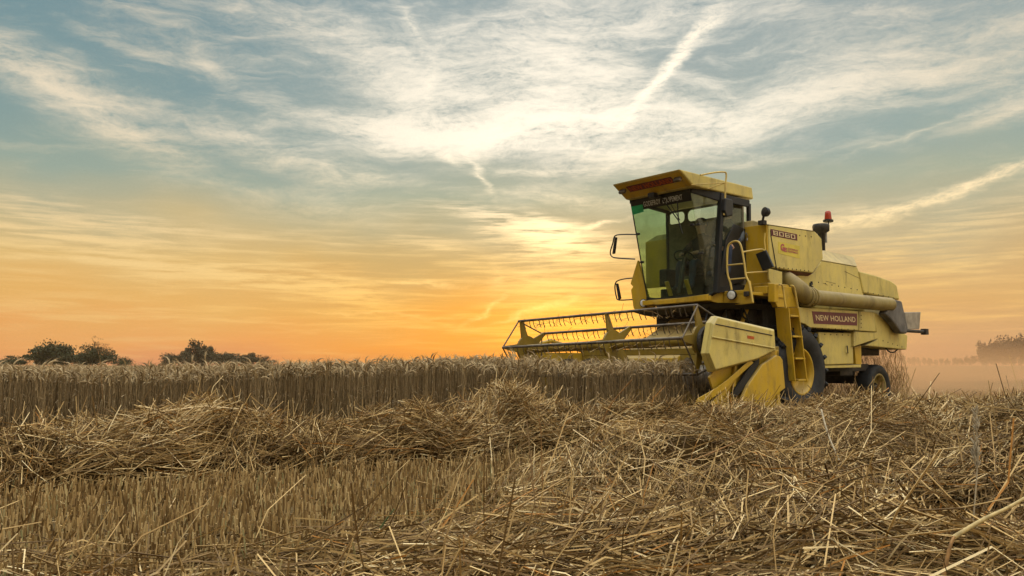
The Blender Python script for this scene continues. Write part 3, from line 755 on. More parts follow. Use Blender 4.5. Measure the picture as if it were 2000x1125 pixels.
# inside
se = MB(); se.box((.85, .12, 2.52), (.50, .50, .14)); se.box((.64, .12, 2.88), (.14, .48, .62), Matrix.Rotation(R(-8), 3, 'Y')); se.box((.85, .12, 2.28), (.30, .30, .36)); se.build('driver_seat', 'seat', cab, .04)
sw = MB()
swc = Vector((1.30, .10, 2.72)); tilt = Matrix.Rotation(R(-35), 3, 'Y')
sw.tube([swc + tilt @ Vector((math.cos(a) * .19, math.sin(a) * .19, 0)) for a in [2 * math.pi * i / 28 for i in range(28)]], .014, 8, True)
for a in (0.5, 2.6, 4.7): sw.tube([swc, swc + tilt @ Vector((math.cos(a) * .19, math.sin(a) * .19, 0))], .010, 6)
sw.tube([swc, (1.48, .10, 2.10)], .045, 10); sw.build('steering_wheel', 'black', cab)
co = MB(); co.box((1.25, -.25, 2.40), (.45, .16, .30)); co.box((1.0, .56, 2.45), (.6, .16, .5)); co.build('console', 'seat', cab, .03)
pe = MB()
for y in (-.1, .3): pe.box((1.50, y, 2.20), (.03, .07, .26), Matrix.Rotation(R(25), 3, 'Y'))
pe.build('pedal', 'yellow', cab)
# mirrors
def mirror_arm(pts, pane, x, name='mirror', pmat='black'):
    m = MB(); m.tube(smooth_path(TT(pts, x=x), 3), .012, 6); o = m.build(name, pmat, mach)
    g = MB(); g.prism(TT(pane, x=x + .02), (-.05, 0, 0)); g.build('mirror_head', 'black', o, .012)
mirror_arm([(1244, 458), (1215, 458), (1201, 461), (1197, 475), (1192, 492), (1195, 501), (1206, 504), (1240, 506)], [(1200, 463), (1203, 463), (1199, 495), (1195, 496)], 1.55)
mirror_arm([(1236, 543), (1218, 545), (1204, 550), (1201, 562), (1204, 580), (1209, 586), (1236, 585)], [(1202, 554), (1205, 553), (1211, 583), (1207, 585)], 1.35)
nm = MB(); nm.tube(smooth_path(TT([(1368, 342), (1395, 337), (1414, 336), (1418.5, 341), (1417, 360), (1416, 395), (1414, 420)], y=1.08), 3), .014, 8)
nm.tube([T(1350, 361, y=.9), T(1417, 357, y=1.08)], .008, 6); nm.tube([T(1382, 369, y=.9), T(1417, 357, y=1.08)], .008, 6)
nmo = nm.build('mirror_bracket', 'rail', mach)
nh = MB(); nh.prism(TT([(1418, 386), (1431, 389), (1433, 402), (1432, 421), (1420, 424), (1416, 410)], y=1.12), (0, -.09, 0)); nh.build('mirror_head', 'black', nmo, .02)
# work lamp, beacon and air intake
lamp('work_lamp', T(1494, 414, x=.80), .075, (.9, -.3, .05), mach, 'black', 'dark')
wb = MB(); wb.tube([T(1492, 420, x=.76), T(1489, 434, x=.74)], .02, 8); wb.box(T(1489, 435, x=.74), (.1, .1, .07)); wb.build('lamp_bracket', 'dark', mach)
zc = lambda u, v, y=.85: T(u, v, y=y)
be = MB(); be.tube([zc(1619, 449), zc(1618.5, 437), zc(1618, 432)], .012, 8); be.tube([zc(1609, 448), zc(1619, 447)], .012, 8); be.tube([zc(1617.5, 433), zc(1617.5, 430)], .095, 20); beo = be.build('beacon_post', 'black', mach)
bb = zc(1617.5, 430)
bn = MB(); bn.lathe([(.066, 0), (.066, .03), (.060, .10), (.054, .155), (.035, .178), (.001, .182)], bb, 'z', 24); bn.build('beacon', 'amber', beo)
ai = MB(); ic = zc(1604, 462); ai.lathe([(.065, -.55), (.065, .05), (.15, .10), (.155, .20), (.14, .235), (.05, .25), (.001, .25)], ic, 'z', 28); ai.build('air_intake', 'dark', mach)
mf = MB(); mf.tube([zc(1612, 452), zc(1612.5, 474)], .03, 10); mf.build('exhaust_pipe', 'steel', mach)
# ladder
ld = MB()
fo_ = TT([(1541, 612), (1553.5, 745), (1537, 743), (1518, 598)], x=.62)
Lt, Lb = T(1540, 600, y=1.6), T(1553, 744, y=1.6); Kt, Kb = T(1559, 600, y=1.6), T(1576, 745, y=1.6)
def stringer(t, b): ld.slab([t, b, b + Vector((0, -.24, 0)), t + Vector((0, -.24, 0))], [p + Vector((-.025, 0, 0)) for p in (t, b, b + Vector((0, -.24, 0)), t + Vector((0, -.24, 0)))])
stringer(Lt, Lb); stringer(Kt, Kb)
ld.slab([Lt + Vector((-.03, -.235, 0)), Lb + Vector((-.03, -.235, 0)), Kb + Vector((0, -.235, 0)), Kt + Vector((0, -.235, 0))], [p + Vector((0, -.02, 0)) for p in (Lt + Vector((-.03, -.235, 0)), Lb + Vector((-.03, -.235, 0)), Kb + Vector((0, -.235, 0)), Kt + Vector((0, -.235, 0)))])
lad = ld.build('ladder', 'yellow', mach, .004)
stp = MB()
for v in (617, 657, 700, 742):
    p = T(1548 + (v - 617) * .12, v, y=1.59); q_ = T(1560 + (v - 617) * .12, v + .5, y=1.59)
    stp.box(((p.x + q_.x) / 2, 1.475, (p.z + q_.z) / 2), (abs(p.x - q_.x) + .11, .23, .03))
stp.build('step', 'yellow', lad, .004)
tb = MB(); tb.prism(TT([(1510, 556), (1556, 562), (1560, 600), (1519, 600), (1512, 585)], y=1.36), (0, -.1, 0)); tb.prism(TT([(1500, 552), (1540, 556), (1543, 566), (1502, 566)], y=1.34), (0, -.5, 0)); tb.build('ladder_bracket', 'yellow', mach, .01)
gr = MB()
gr.tube(smooth_path(TT([(1522, 556), (1526, 556), (1529, 562), (1533, 590), (1535, 602)], y=1.62), 4), .015, 8)
gr.tube(smooth_path(TT([(1545, 557), (1550, 560), (1553, 570), (1557, 592), (1559, 602)], y=1.62), 4), .015, 8); gr.build('grab_rail', 'rail', lad)
# tail lamp board
tl = MB(); tl.prism(TT([(1767, 610), (1798.5, 609.5), (1796, 643), (1772, 643)], y=.95), (0, -.06, 0)); tl.build('tail_board', 'steel', mach, .01)
tr2 = MB(); tr2.tube(TT([(1768, 646), (1803, 648)], y=.95), .035, 8); tr2.box(T(1806, 648, y=.95), (.14, .12, .13)); tr2.build('tail_bar', 'dark', mach, .008)
hs = MB(); hs.tube(smooth_path(TT([(1730, 680), (1737, 687), (1746, 688), (1753, 682)], y=1.25), 4), .014, 6); hs.build('air_hose', 'trim', mach)

# --- header
head = bpy.data.objects.new('header', None); C.objects.link(head); head.parent = mach
HY0, HY1 = -1.55, 2.28
hb_ = MB()
hb_.slab([(2.25, HY0, .30), (2.25, HY1, .30), (2.15, HY1, 1.10), (2.15, HY0, 1.10)], [(2.19, HY0, .30), (2.19, HY1, .30), (2.09, HY1, 1.10), (2.09, HY0, 1.10)])
hb_.slab([(2.25, HY0, .30), (2.25, HY1, .30), (3.45, HY1, .32), (3.45, HY0, .32)], [(2.25, HY0, .26), (2.25, HY1, .26), (3.45, HY1, .29), (3.45, HY0, .29)])
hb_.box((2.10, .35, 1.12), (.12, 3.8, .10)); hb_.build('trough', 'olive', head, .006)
ag = MB(); ag.tube([(2.62, HY0 + .05, .72), (2.62, HY1 - .05, .72)], .19, 20)
n = 220
for sgn_, y0, y1 in ((1, HY0 + .05, .05), (-1, HY1 - .05, .65)):
    vs_ = []; fs_ = []
    for i in range(n + 1):
        y = y0 + (y1 - y0) * i / n; a_ = sgn_ * 2 * math.pi * (y - y0) / .5
        for r_ in (.18, .30): vs_.append((2.62 + math.cos(a_) * r_, y, .72 + math.sin(a_) * r_))
    for i in range(n): fs_.append((2 * i, 2 * i + 1, 2 * i + 3, 2 * i + 2))
    ag.add(vs_, fs_, True)
ag.build('feed_auger', 'iron', head)
cb = MB()
for i in range(50):
    y = HY0 + .05 + (HY1 - HY0 - .1) * i / 49
    cb.slab([(3.44, y - .018, .33), (3.44, y + .018, .33), (3.58, y, .33)], [(3.44, y - .018, .30), (3.44, y + .018, .30), (3.58, y, .315)])
cb.box((3.43, .36, .315), (.06, HY1 - HY0, .03)); cb.build('cutter_bar', 'iron', head)
# near end: drive shield, end plate, crop divider
ep = MB(); ep.prism([(2.1, HY1, .28), (3.5, HY1, .28), (3.75, HY1, .75), (3.3, HY1, 1.12), (2.1, HY1, 1.12)], (0, -.03, 0))
ep.prism([(2.1, HY0, .28), (3.5, HY0, .28), (3.75, HY0, .75), (3.3, HY0, 1.12), (2.1, HY0, 1.12)], (0, .03, 0)); ep.build('end_plate', 'yellow', head, .006)
sh = MB()
outer = [(1402, 620), (1394, 634), (1385, 690), (1398, 722), (1480, 700), (1513, 684), (1511, 646)]
PO = TT(outer, y=2.42); PI_ = TT([(1398, 617), (1388, 630), (1378, 690), (1391, 727), (1478, 704), (1515, 686), (1512, 643)], y=2.32)
sh.slab(PO, PI_); sh.slab(PI_, [p + Vector((0, -.08, 0)) for p in PI_])
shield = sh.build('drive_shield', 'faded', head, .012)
dwl = MB(); dwl.lathe([(.001, -.03), (.21, -.03), (.21, .03), (.001, .03)], T(1383, 668, y=2.17), 'y', 30, False); dwl.build('drive_wheel', 'dark', head, .01)
ri = MB()
ri.tube(TT([(1390, 658), (1512, 680)], y=2.425), .012, 8); ri.build('rib', 'faded', shield)
ri2 = MB(); ri2.tube(TT([(1398, 633), (1508, 655)], y=2.423), .007, 8); ri2.build('fold', 'dark', shield)
gl2 = MB(); P = TT([(1460, 655), (1473, 657.5), (1473, 663), (1460, 661)], y=2.424); gl2.prism(P, (0, -.003, 0)); gl2.build('small_decal', 'orange', shield)
dv = MB()
dv.prism(TT([(1490, 712), (1517, 694), (1524, 696), (1529, 703), (1534, 758), (1516, 772), (1500, 800), (1440, 800), (1462, 752)], y=2.40), (0, -.05, 0)); dvo = dv.build('divider_plate', 'yellow', head, .01)
dw = MB()
dw.slab(TT([(1464, 703), (1472, 708), (1440, 738), (1418, 760), (1400, 772), (1365, 796), (1352, 800), (1362, 778), (1398, 758), (1420, 742)], y=2.38), TT([(1464, 703), (1472, 708), (1440, 738), (1418, 760), (1400, 772), (1365, 796), (1352, 800), (1362, 778), (1398, 758), (1420, 742)], y=2.30)); dw.build('crop_divider', 'yellow', head, .008)
dx = MB(); dx.prism(TT([(1440, 737), (1430, 752), (1395, 800), (1375, 800), (1400, 776)], y=2.36), (0, -.04, 0)); dx.prism(TT([(1436, 712), (1440, 712), (1437, 756), (1433, 756)], y=2.33), (0, -.04, 0)); dx.build('divider_brace', 'yellow', head, .006)
dk = MB(); dk.prism(TT([(1468, 712), (1484, 698), (1482, 712), (1450, 762), (1438, 776), (1430, 770)], y=2.36), (0, -.03, 0)); dk.build('dark_band', 'trim', head)  # black band laid over the dark gap between shield and divider
# --- reel: tube, three spiders and six tine bars
reel = bpy.data.objects.new('reel', None); C.objects.link(reel); reel.parent = mach
RX, RR_ = 3.58, .47
ya, yb = -1.40, 2.08
zr = lambda y: 1.17 + .06 * (y - ya) / (yb - ya)
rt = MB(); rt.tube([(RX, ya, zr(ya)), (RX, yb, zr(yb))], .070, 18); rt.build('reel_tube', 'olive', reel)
NB = 5
ang0 = R(2)
ver = lambda y, i: Vector((RX + math.cos(ang0 + 2 * math.pi * i / NB) * RR_, y, zr(y) + math.sin(ang0 + 2 * math.pi * i / NB) * RR_))
for y in (ya + .02, .50, yb - .02):
    s_ = MB(); c_ = Vector((RX, y, zr(y)))
    s_.lathe([(.001, -.018), (.215, -.018), (.215, .018), (.001, .018)], c_, 'y', 30, False)
    for i in range(NB):
        v_ = ver(y, i); d_ = (v_ - c_).normalized()
        n_ = Vector((-d_.z, 0, d_.x)); e_ = Vector((0, .014, 0))
        q = [c_ + d_ * .16 + n_ * .075, v_ + n_ * .026, v_ - n_ * .026, c_ + d_ * .16 - n_ * .075]
        s_.slab([p + e_ for p in q], [p - e_ for p in q])
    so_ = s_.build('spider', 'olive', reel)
for i in range(NB):
    b_ = MB(); b_.tube([ver(ya - .04, i), ver(yb + .02, i)], .020, 8); t_ = b_
    N_ = 30
    for j in range(N_):
        y = ya + .08 + (yb - ya - .16) * (j + .22 * (j % 2)) / (N_ - 1); p = ver(y, i)
        t_.tube([p, p + Vector((-.015, 0, -.07)), p + Vector((-.05, .0, -.13))], .0065, 5)
    t_.build('tine_bar', 'iron', reel)
st_ = MB()
for y in (ya - .04, yb + .02):
    for i in range(NB): st_.tube([ver(y, i), ver(y, (i + 1) % NB)], .012, 6)
st_.build('eccentric_brace', 'iron', reel)
ra = MB()
for y in (HY0 + .02, HY1 - .12):
    ra.tube([(2.1, y, 1.15), (2.9, y, 1.32), (RX, y, zr(y))], .035, 8)
ra.build('reel_arm', 'yellow', reel)

# ------------------------------------------------------------------ people in the cab
def person(name, pose, radii, edges, head_c, face_dir, mats, label, group=None, hands=()):
    """one skinned body; clothing colours by height; hair as a child"""
    me = bpy.data.meshes.new(name)
    me.from_pydata([tuple(p) for p in pose], edges, [])
    o = bpy.data.objects.new(name, me); C.objects.link(o)
    md = o.modifiers.new('skin', 'SKIN')
    sv = me.skin_vertices[0].data if me.skin_vertices else None
    if sv is None:
        return o
    for i, r in enumerate(radii): sv[i].radius = (r, r)
    sv[0].use_root = True
    o.modifiers.new('sub', 'SUBSURF').levels = 1
    return o
def seated_person(label, off, mat, rot, arms):
    """continuous body: pelvis, spine, neck, head, two arms with fingers, two legs"""
    import bmesh
    P = [Vector(p) for p in [(0, 0, 0), (-.04, 0, .22), (-.03, 0, .44), (.0, 0, .55), (.02, 0, .63), (.03, 0, .72), (.02, 0, .80)]]
    E = [(0, 1), (1, 2), (2, 3), (3, 4), (4, 5), (5, 6)]
    Rr = [.15, .15, .16, .06, .075, .10, .075]
    for s, (elb, wri) in zip((1, -1), arms):
        i = len(P); P += [Vector((-.02, s * .20, .45)), Vector(elb), Vector(wri)]; Rr += [.062, .048, .034]; E += [(2, i), (i, i + 1), (i + 1, i + 2)]
        d = (P[-1] - P[-2]).normalized(); pal = len(P); P.append(P[-1] + d * .07); Rr.append(.032); E.append((pal - 1, pal))
        for f in range(4):
            a = P[pal] + d * (.030 + .004 * (f in (1, 2))) + Vector((0, s * (f - 1.5) * .021, 0)); b = a + d * .022 + Vector((0, 0, -.028))
            j = len(P); P += [a, b]; Rr += [.009, .008]; E += [(pal, j), (j, j + 1)]
        a = P[pal] - d * .02 + Vector((0, -s * .042, .01)); j = len(P); P += [a, a + d * .035]; Rr += [.011, .009]; E += [(pal, j), (j, j + 1)]
        h = len(P); P += [Vector((.05, s * .10, -.02)), Vector((.45, s * .14, .06)), Vector((.50, s * .14, -.36)), Vector((.62, s * .15, -.42))]
        Rr += [.095, .075, .05, .042]; E += [(0, h), (h, h + 1), (h + 1, h + 2), (h + 2, h + 3)]
    me = bpy.data.meshes.new('person'); me.from_pydata([tuple(p) for p in P], E, [])
    o = bpy.data.objects.new('person', me); C.objects.link(o)
    bm = bmesh.new(); bm.from_mesh(me); bm.verts.layers.skin.verify(); bm.to_mesh(me); bm.free()
    for i, r in enumerate(Rr): me.skin_vertices[0].data[i].radius = (r, r)
    me.skin_vertices[0].data[0].use_root = True
    o.modifiers.new('skin', 'SKIN').use_smooth_shade = True
    sb_ = o.modifiers.new('sub', 'SUBSURF'); sb_.levels = 1; sb_.render_levels = 1
    dg = bpy.context.evaluated_depsgraph_get(); dg.update()
    me2 = bpy.data.meshes.new_from_object(o.evaluated_get(dg)); o.modifiers.clear(); o.data = me2
    me2.materials.clear()
    for k_ in (mat, 'trousers', 'skin'): me2.materials.append(M[k_])
    for p in me2.polygons:
        c = p.center
        wr = min((c - P[i]).length for i in (9, 10, 9)) if False else 9
        p.material_index = 2 if c.z > .57 else (1 if (c.z < .04 or c.x > .12 and c.z < .2 and abs(c.y) < .26) else 0)
        for (elb, wri) in arms:
            if (c - Vector(wri)).length < .13 and (c - Vector(elb)).length > .20: p.material_index = 2
    M_ = mach.matrix_basis
    o.matrix_world = M_ @ Matrix.Translation(off) @ Matrix.Rotation(rot, 4, 'Z')
    tag(o, label, 'person')
    hr = MB(); hr.lathe([(.104, -.02), (.112, .02), (.108, .06), (.085, .10), (.045, .125), (.001, .132)], (.005, 0, .735), 'z', 20)
    hr.build('hair', 'hair', o)
    fc = MB(); fc.lathe([(.001, -.015), (.016, -.012), (.018, .0), (.001, .03)], (.128, 0, .71), 'z', 10)
    for s in (1, -1): fc.lathe([(.001, -.02), (.02, -.01), (.02, .01), (.001, .022)], (.02, s * .10, .715), 'z', 8)
    fc.build('ear', 'skin', o)
    ey = MB()
    for s in (1, -1): ey.lathe([(.001, -.009), (.009, 0), (.001, .009)], (.118, s * .036, .735), 'z', 8)
    ey.build('eye', 'hair', o)
    mo_ = MB(); mo_.box((.12, 0, .672), (.012, .045, .008)); mo_.build('mouth', 'skin', o)
    return o
seated_person('driver in a dark jacket at the steering wheel inside the cab', (.84, .12, 2.60), 'cloth', 0.0,
              [((.20, .27, .24), (.40, .17, .20)), ((.20, -.27, .24), (.40, -.14, .20))])
seated_person('passenger in a grey shirt beside the driver, near the cab door', (.72, .60, 2.80), 'shirt', 0.25,
              [((.14, .26, .20), (.32, .14, .08)), ((.14, -.26, .20), (.32, -.12, .08))])

# ------------------------------------------------------------------ ground and crops
def smoothnoise(x, y, seed, s):
    """cheap value noise, -1..1"""
    x = np.asarray(x) * s; y = np.asarray(y) * s
    xi, yi = np.floor(x).astype(np.int64), np.floor(y).astype(np.int64)
    fx, fy = x - xi, y - yi; fx = fx * fx * (3 - 2 * fx); fy = fy * fy * (3 - 2 * fy)
    def h(i, j):
        n = (i * 374761393 + j * 668265263 + seed * 1442695041) & 0x7fffffff
        n = (n ^ (n >> 13)) * 1274126177 & 0x7fffffff
        return ((n ^ (n >> 16)) & 0xffff) / 32767.5 - 1
    return (h(xi, yi) * (1 - fx) + h(xi + 1, yi) * fx) * (1 - fy) + (h(xi, yi + 1) * (1 - fx) + h(xi + 1, yi + 1) * fx) * fy
def mesh_np(name, V, F, tone=None, mats=(), smooth=False, midx=None):
    """triangle mesh from arrays"""
    me = bpy.data.meshes.new(name)
    nv, nf = len(V), len(F)
    me.vertices.add(nv); me.vertices.foreach_set('co', np.ascontiguousarray(V, np.float32).ravel())
    me.loops.add(nf * 3); me.loops.foreach_set('vertex_index', np.ascontiguousarray(F, np.int32).ravel())
    me.polygons.add(nf); me.polygons.foreach_set('loop_start', np.arange(0, nf * 3, 3, dtype=np.int32))
    me.polygons.foreach_set('loop_total', np.full(nf, 3, np.int32))
    me.polygons.foreach_set('use_smooth', np.full(nf, smooth))
    for m in mats: me.materials.append(m)
    if midx is not None: me.polygons.foreach_set('material_index', np.ascontiguousarray(midx, np.int32))
    if tone is not None:
        a = me.attributes.new('tone', 'FLOAT', 'POINT'); a.data.foreach_set('value', np.ascontiguousarray(tone, np.float32))
    me.update(calc_edges=True)
    o = bpy.data.objects.new(name, me); C.objects.link(o)
    return o
class Batch:
    def __init__(self): self.V = []; self.F = []; self.T = []; self.n = 0
    def add(self, V, F, T):
        self.V.append(V.reshape(-1, 3)); self.F.append(F.reshape(-1, 3) + self.n); self.T.append(T.ravel()); self.n += self.V[-1].shape[0]
    def build(self, name, mat, smooth=False):
        return mesh_np(name, np.concatenate(self.V), np.concatenate(self.F), np.concatenate(self.T), [mat], smooth)
def stalks(P0, P1, P2, r0, r1, tone, sides=3):
    """N bent tapering stalks through three points, as prisms"""
    N = len(P0)
    d = P2 - P0; d /= np.linalg.norm(d, axis=1, keepdims=True) + 1e-9
    ref = np.where(np.abs(d[:, 2:3]) > .9, np.array([[1., 0, 0]]), np.array([[0, 0, 1.]]))
    u = np.cross(d, ref); u /= np.linalg.norm(u, axis=1, keepdims=True) + 1e-9
    v = np.cross(d, u)
    V = np.zeros((N, 3, sides, 3))
    ph = rng.random(N) * 6.28
    for k, (P, r) in enumerate(((P0, r0), (P1, (r0 + r1) / 2), (P2, r1))):
        for s in range(sides):
            a = (ph + 2 * np.pi * s / sides)[:, None]
            V[:, k, s] = P + (u * np.cos(a) + v * np.sin(a)) * np.asarray(r).reshape(-1, 1)
    fs = []
    for k in range(2):
        for s in range(sides):
            t = (s + 1) % sides
            a, b, c, e = k * sides + s, k * sides + t, (k + 1) * sides + t, (k + 1) * sides + s
            fs += [(a, b, c), (a, c, e)]
    if sides == 3: fs += [(6, 7, 8)]
    F = np.array(fs)[None] + (np.arange(N) * 3 * sides)[:, None, None]
    return V, F, np.repeat(tone, 3 * sides)
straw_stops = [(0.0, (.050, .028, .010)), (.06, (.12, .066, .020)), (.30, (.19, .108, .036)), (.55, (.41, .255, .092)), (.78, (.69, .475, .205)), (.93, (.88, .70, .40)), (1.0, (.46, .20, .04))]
M['straw'] = strawmat('dry_straw', straw_stops, .12)
M['stubble'] = strawmat('cut_stubble', [(0.0, (.10, .055, .02)), (.3, (.25, .145, .050)), (.6, (.46, .295, .115)), (.88, (.64, .45, .21)), (1.0, (.26, .24, .10))], .12)
M['wheat'] = strawmat('ripe_wheat', [(0.0, (.09, .055, .025)), (.35, (.28, .19, .09)), (.7, (.50, .36, .19)), (1.0, (.76, .60, .37))], .12)
def soilmat():
    m, T_, p, out = newmat('stubble_ground')
    o = T_.node('ShaderNodeTexCoord').outputs['Object']
    a = T_.noise(o, 22.0, 6.0, .7).outputs['Fac']; b = T_.noise(o, .25, 4.0, .6).outputs['Fac']
    r = T_.noise(T_.mapping(o, rot=R(40.7), scale=(.05, 5.5, 1)), 1.0, 3.0, .5).outputs['Fac']
    c = T_.mix(T_.rng(a, .35, .7), (.040, .026, .014), (.19, .125, .055))
    c = T_.mix(T_.math('MULTIPLY', T_.rng(r, .4, .62), .5), c, (.26, .18, .08))
    c = T_.mix(T_.math('MULTIPLY', T_.rng(b, .4, .7), .35), c, (.11, .085, .04))
    T_.put(p.inputs['Base Color'], c); p.inputs['Roughness'].default_value = .95; p.inputs['Specular IOR Level'].default_value = .1
    bp = T_.node('ShaderNodeBump'); bp.inputs['Strength'].default_value = .6; bp.inputs['Distance'].default_value = .03
    T_.put(bp.inputs['Height'], a); T_.l.new(bp.outputs[0], p.inputs['Normal'])
    return m
M['soil'] = soilmat()
gm = MB(); gm.add([(-3000, -1500, 0), (3000, -1500, 0), (3000, 4000, 0), (-3000, 4000, 0)], [(0, 1, 2, 3)])
g = gm.build('ground', 'soil'); tag(g, None, None, None, 'structure')

# the windrow of straw between the camera and the wheat: centre line (x, y, height, half width)
WR = np.array([(-9.0, 4.0, .28, .85), (-6.0, 5.2, .28, .85), (-4.1, 6.05, .30, .80), (-3.3, 6.45, .36, .78), (-2.55, 6.8, .52, .78), (-2.0, 7.15, .29, .70), (-1.55, 7.4, .30, .70), (-.95, 7.75, .54, .72), (-.5, 8.0, .38, .66), (-.07, 8.25, .60, .70), (.25, 8.4, .46, .66),
               (.7, 8.6, .32, .62), (1.3, 8.8, .34, .62), (1.7, 8.9, .40, .62), (2.6, 9.05, .38, .62), (3.5, 9.4, .44, .66), (4.5, 9.9, .43, .70), (5.6, 10.8, .32, .75), (7.5, 12.2, .32, .8), (12, 16.0, .36, .8), (22, 24.6, .36, .8)])
tt = np.linspace(0, len(WR) - 1, 400)
WL = np.stack([np.interp(tt, np.arange(len(WR)), WR[:, k]) for k in range(4)], 1)
def windrow(x, y):
    x = np.asarray(x, float); y = np.asarray(y, float); sh_ = x.shape
    q = np.stack([x.ravel(), y.ravel()], 1); out = np.zeros(len(q))
    for i in range(0, len(q), 20000):
        d2_ = ((q[i:i + 20000, None, :] - WL[None, :, :2]) ** 2).sum(2); j = d2_.argmin(1)
        d_ = np.sqrt(d2_[np.arange(len(j)), j]) / WL[j, 3]
        out[i:i + 20000] = WL[j, 2] * np.clip(1 - d_ ** 2.2, 0, 1) ** .75
    return out.reshape(sh_)
# loose straw in the foreground and to the right: (x, y, height, radius)
BUMPS = [(.80, 5.75, .46, .50), (1.5, 5.9, .30, .38), (1.7, 4.9, .14, .5), (2.6, 6.6, .16, .8), (3.2, 5.0, .40, .55), (3.6, 7.6, .32, .6), (5.3, 8.3, .42, .9), (2.4, 4.1, .14, .6), (4.6, 6.0, .30, .9),
         (1.2, 3.9, .12, .5), (6.6, 9.6, .35, .9), (2.3, 7.5, .10, .6), (-.6, 3.7, .07, .6), (3.4, 3.4, .2, .6), (5.9, 7.3, .35, .9)]
def litter(x, y):
    edge = x - (-.35 + .22 * (y - 3.4))                     # the mat begins right of this line
    m = 1 / (1 + np.exp(-edge * 5))
    h = .10 * m
    for bx_, by_, bh_, br_ in BUMPS: h = h + bh_ * np.exp(-((x - bx_) ** 2 + (y - by_) ** 2) / br_ ** 2)
    h = h + m * (.08 * smoothnoise(x, y, 3, 1.3) + .08 * smoothnoise(x, y, 4, 3.3))
    near = np.exp(-((y - 3.0) / .7) ** 2) * .07
    return np.maximum(h + near, 0)
def grad(fn, x, y, e=.04):
    return (fn(x + e, y) - fn(x - e, y)) / (2 * e), (fn(x, y + e) - fn(x, y - e)) / (2 * e)
def lay_straw(B, fn, x, y, lmin, lmax, rad, tilt, along, depth, up=.04, tonemul=1.0, holes=.10, low_drop=0):
    keep = rng.random(len(x)) < np.clip(.62 + .75 * smoothnoise(x, y, 41, 2.6) + .45 * smoothnoise(x, y, 42, 6.0), holes, 1)
    x, y = x[keep], y[keep]
    if low_drop:
        keep = rng.random(len(x)) < np.clip(fn(x, y) / low_drop, .16, 1); x, y = x[keep], y[keep]  # thinned low on the mound so the dark bed reads as shade
    N = len(x); z = fn(x, y); gx, gy = grad(fn, x, y)
    nrm = np.stack([-gx, -gy, np.ones(N)], 1); nrm /= np.linalg.norm(nrm, axis=1, keepdims=True)
    th = along + 1.1 * smoothnoise(x, y, 51, 1.4) + .7 * smoothnoise(x, y, 52, 3.7) + rng.normal(0, .55, N)
    d = np.stack([np.cos(th), np.sin(th), np.zeros(N)], 1); d -= nrm * (d * nrm).sum(1, keepdims=True); d /= np.linalg.norm(d, axis=1, keepdims=True)
    t = rng.normal(0, tilt, N); st_ = rng.random(N) < up; t = np.where(st_, rng.uniform(.5, 1.25, N), t)
    d = d * np.cos(t)[:, None] + nrm * np.sin(t)[:, None]
    L = rng.uniform(lmin, lmax, N) * np.where(st_, .75, 1.0)
    c = np.stack([x, y, z], 1) + nrm * rng.uniform(-depth, .02, N)[:, None]
    c = np.where(st_[:, None], c + d * (L * .38)[:, None], c)
    kink = rng.normal(0, .07, (N, 3)) * L[:, None]
    P0, P2 = c - d * L[:, None] / 2, c + d * L[:, None] / 2
    P1 = c + kink; P0[:, 2] = np.maximum(P0[:, 2], .004); P2[:, 2] = np.maximum(P2[:, 2], .004)
    r = rad * rng.uniform(.6, 1.35, N)
    tone = np.clip((rng.beta(1.35, 1.6, N) + .12 * smoothnoise(x, y, 31, 1.1)) * tonemul, .03, .95); tone = np.where(rng.random(N) < .018, 1.0, tone)
    B.add(*stalks(P0, P1, P2, r, r * .75, tone))
def heightmesh(name, fn, x0, x1, y0, y1, nx, ny, mat, drop=.05, cut=.02):
    X, Y = np.meshgrid(np.linspace(x0, x1, nx), np.linspace(y0, y1, ny)); Z = fn(X, Y)
    V = np.stack([X, Y, Z - drop + .03 * smoothnoise(X, Y, 9, 9)], 2).reshape(-1, 3)
    i = (np.arange(ny - 1)[:, None] * nx + np.arange(nx - 1)[None]).ravel()
    q = np.stack([i, i + 1, i + nx + 1, i + nx], 1)
    keep = (Z.ravel()[q] > cut).any(1); q = q[keep]
    F = np.concatenate([q[:, [0, 1, 2]], q[:, [0, 2, 3]]])
    return V, F
M['straw_bed'] = plain('straw_bed', (.060, .036, .015), .95, 0, .6, 28, .6, .1)
def stuff(o, label, cat): return tag(o, label, cat, None, 'stuff')
along = math.atan2(RW.y, RW.x)
# windrow: bed + straws
def alongwr(n, s0, s1, spread=1.05):
    s = rng.uniform(s0, s1, n); i = np.clip((s * 399).astype(int), 0, 398)
    c = WL[i, :2]; tdir = WL[i + 1, :2] - WL[i, :2]; tdir /= np.linalg.norm(tdir, axis=1, keepdims=True) + 1e-9
    nn_ = np.stack([-tdir[:, 1], tdir[:, 0]], 1)
    w = (rng.random(n) ** .8) * np.where(rng.random(n) < .5, -1, 1) * WL[i, 3] * spread
    return c[:, 0] + nn_[:, 0] * w, c[:, 1] + nn_[:, 1] * w
def wfn(x, y): return np.maximum(windrow(x, y) + np.where(windrow(x, y) > .02, .09 * smoothnoise(x, y, 5, 1.9) + .075 * smoothnoise(x, y, 6, 4.6), 0), 0)
Bw = Batch()
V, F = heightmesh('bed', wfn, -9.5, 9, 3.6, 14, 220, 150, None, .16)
Bw.add(V, F, np.zeros(len(V)))  # darkest tone, painting deep shade into the gaps between straws
x, y = alongwr(86000, .02, .80); lay_straw(Bw, wfn, x, y, .18, .48, .0034, .26, along, .10, .03, 1, .02, .50)
x, y = alongwr(6000, .02, .80, 1.2); lay_straw(Bw, wfn, x, y, .22, .50, .0036, .40, along + .3, .0, .24)
x, y = alongwr(5000, .76, 1.0); lay_straw(Bw, wfn, x, y, .3, .6, .007, .3, along, .05, .06)
o = Bw.build('straw_windrow', M['straw']); stuff(o, 'long ragged windrow of threshed straw lying in front of the standing wheat', 'straw')
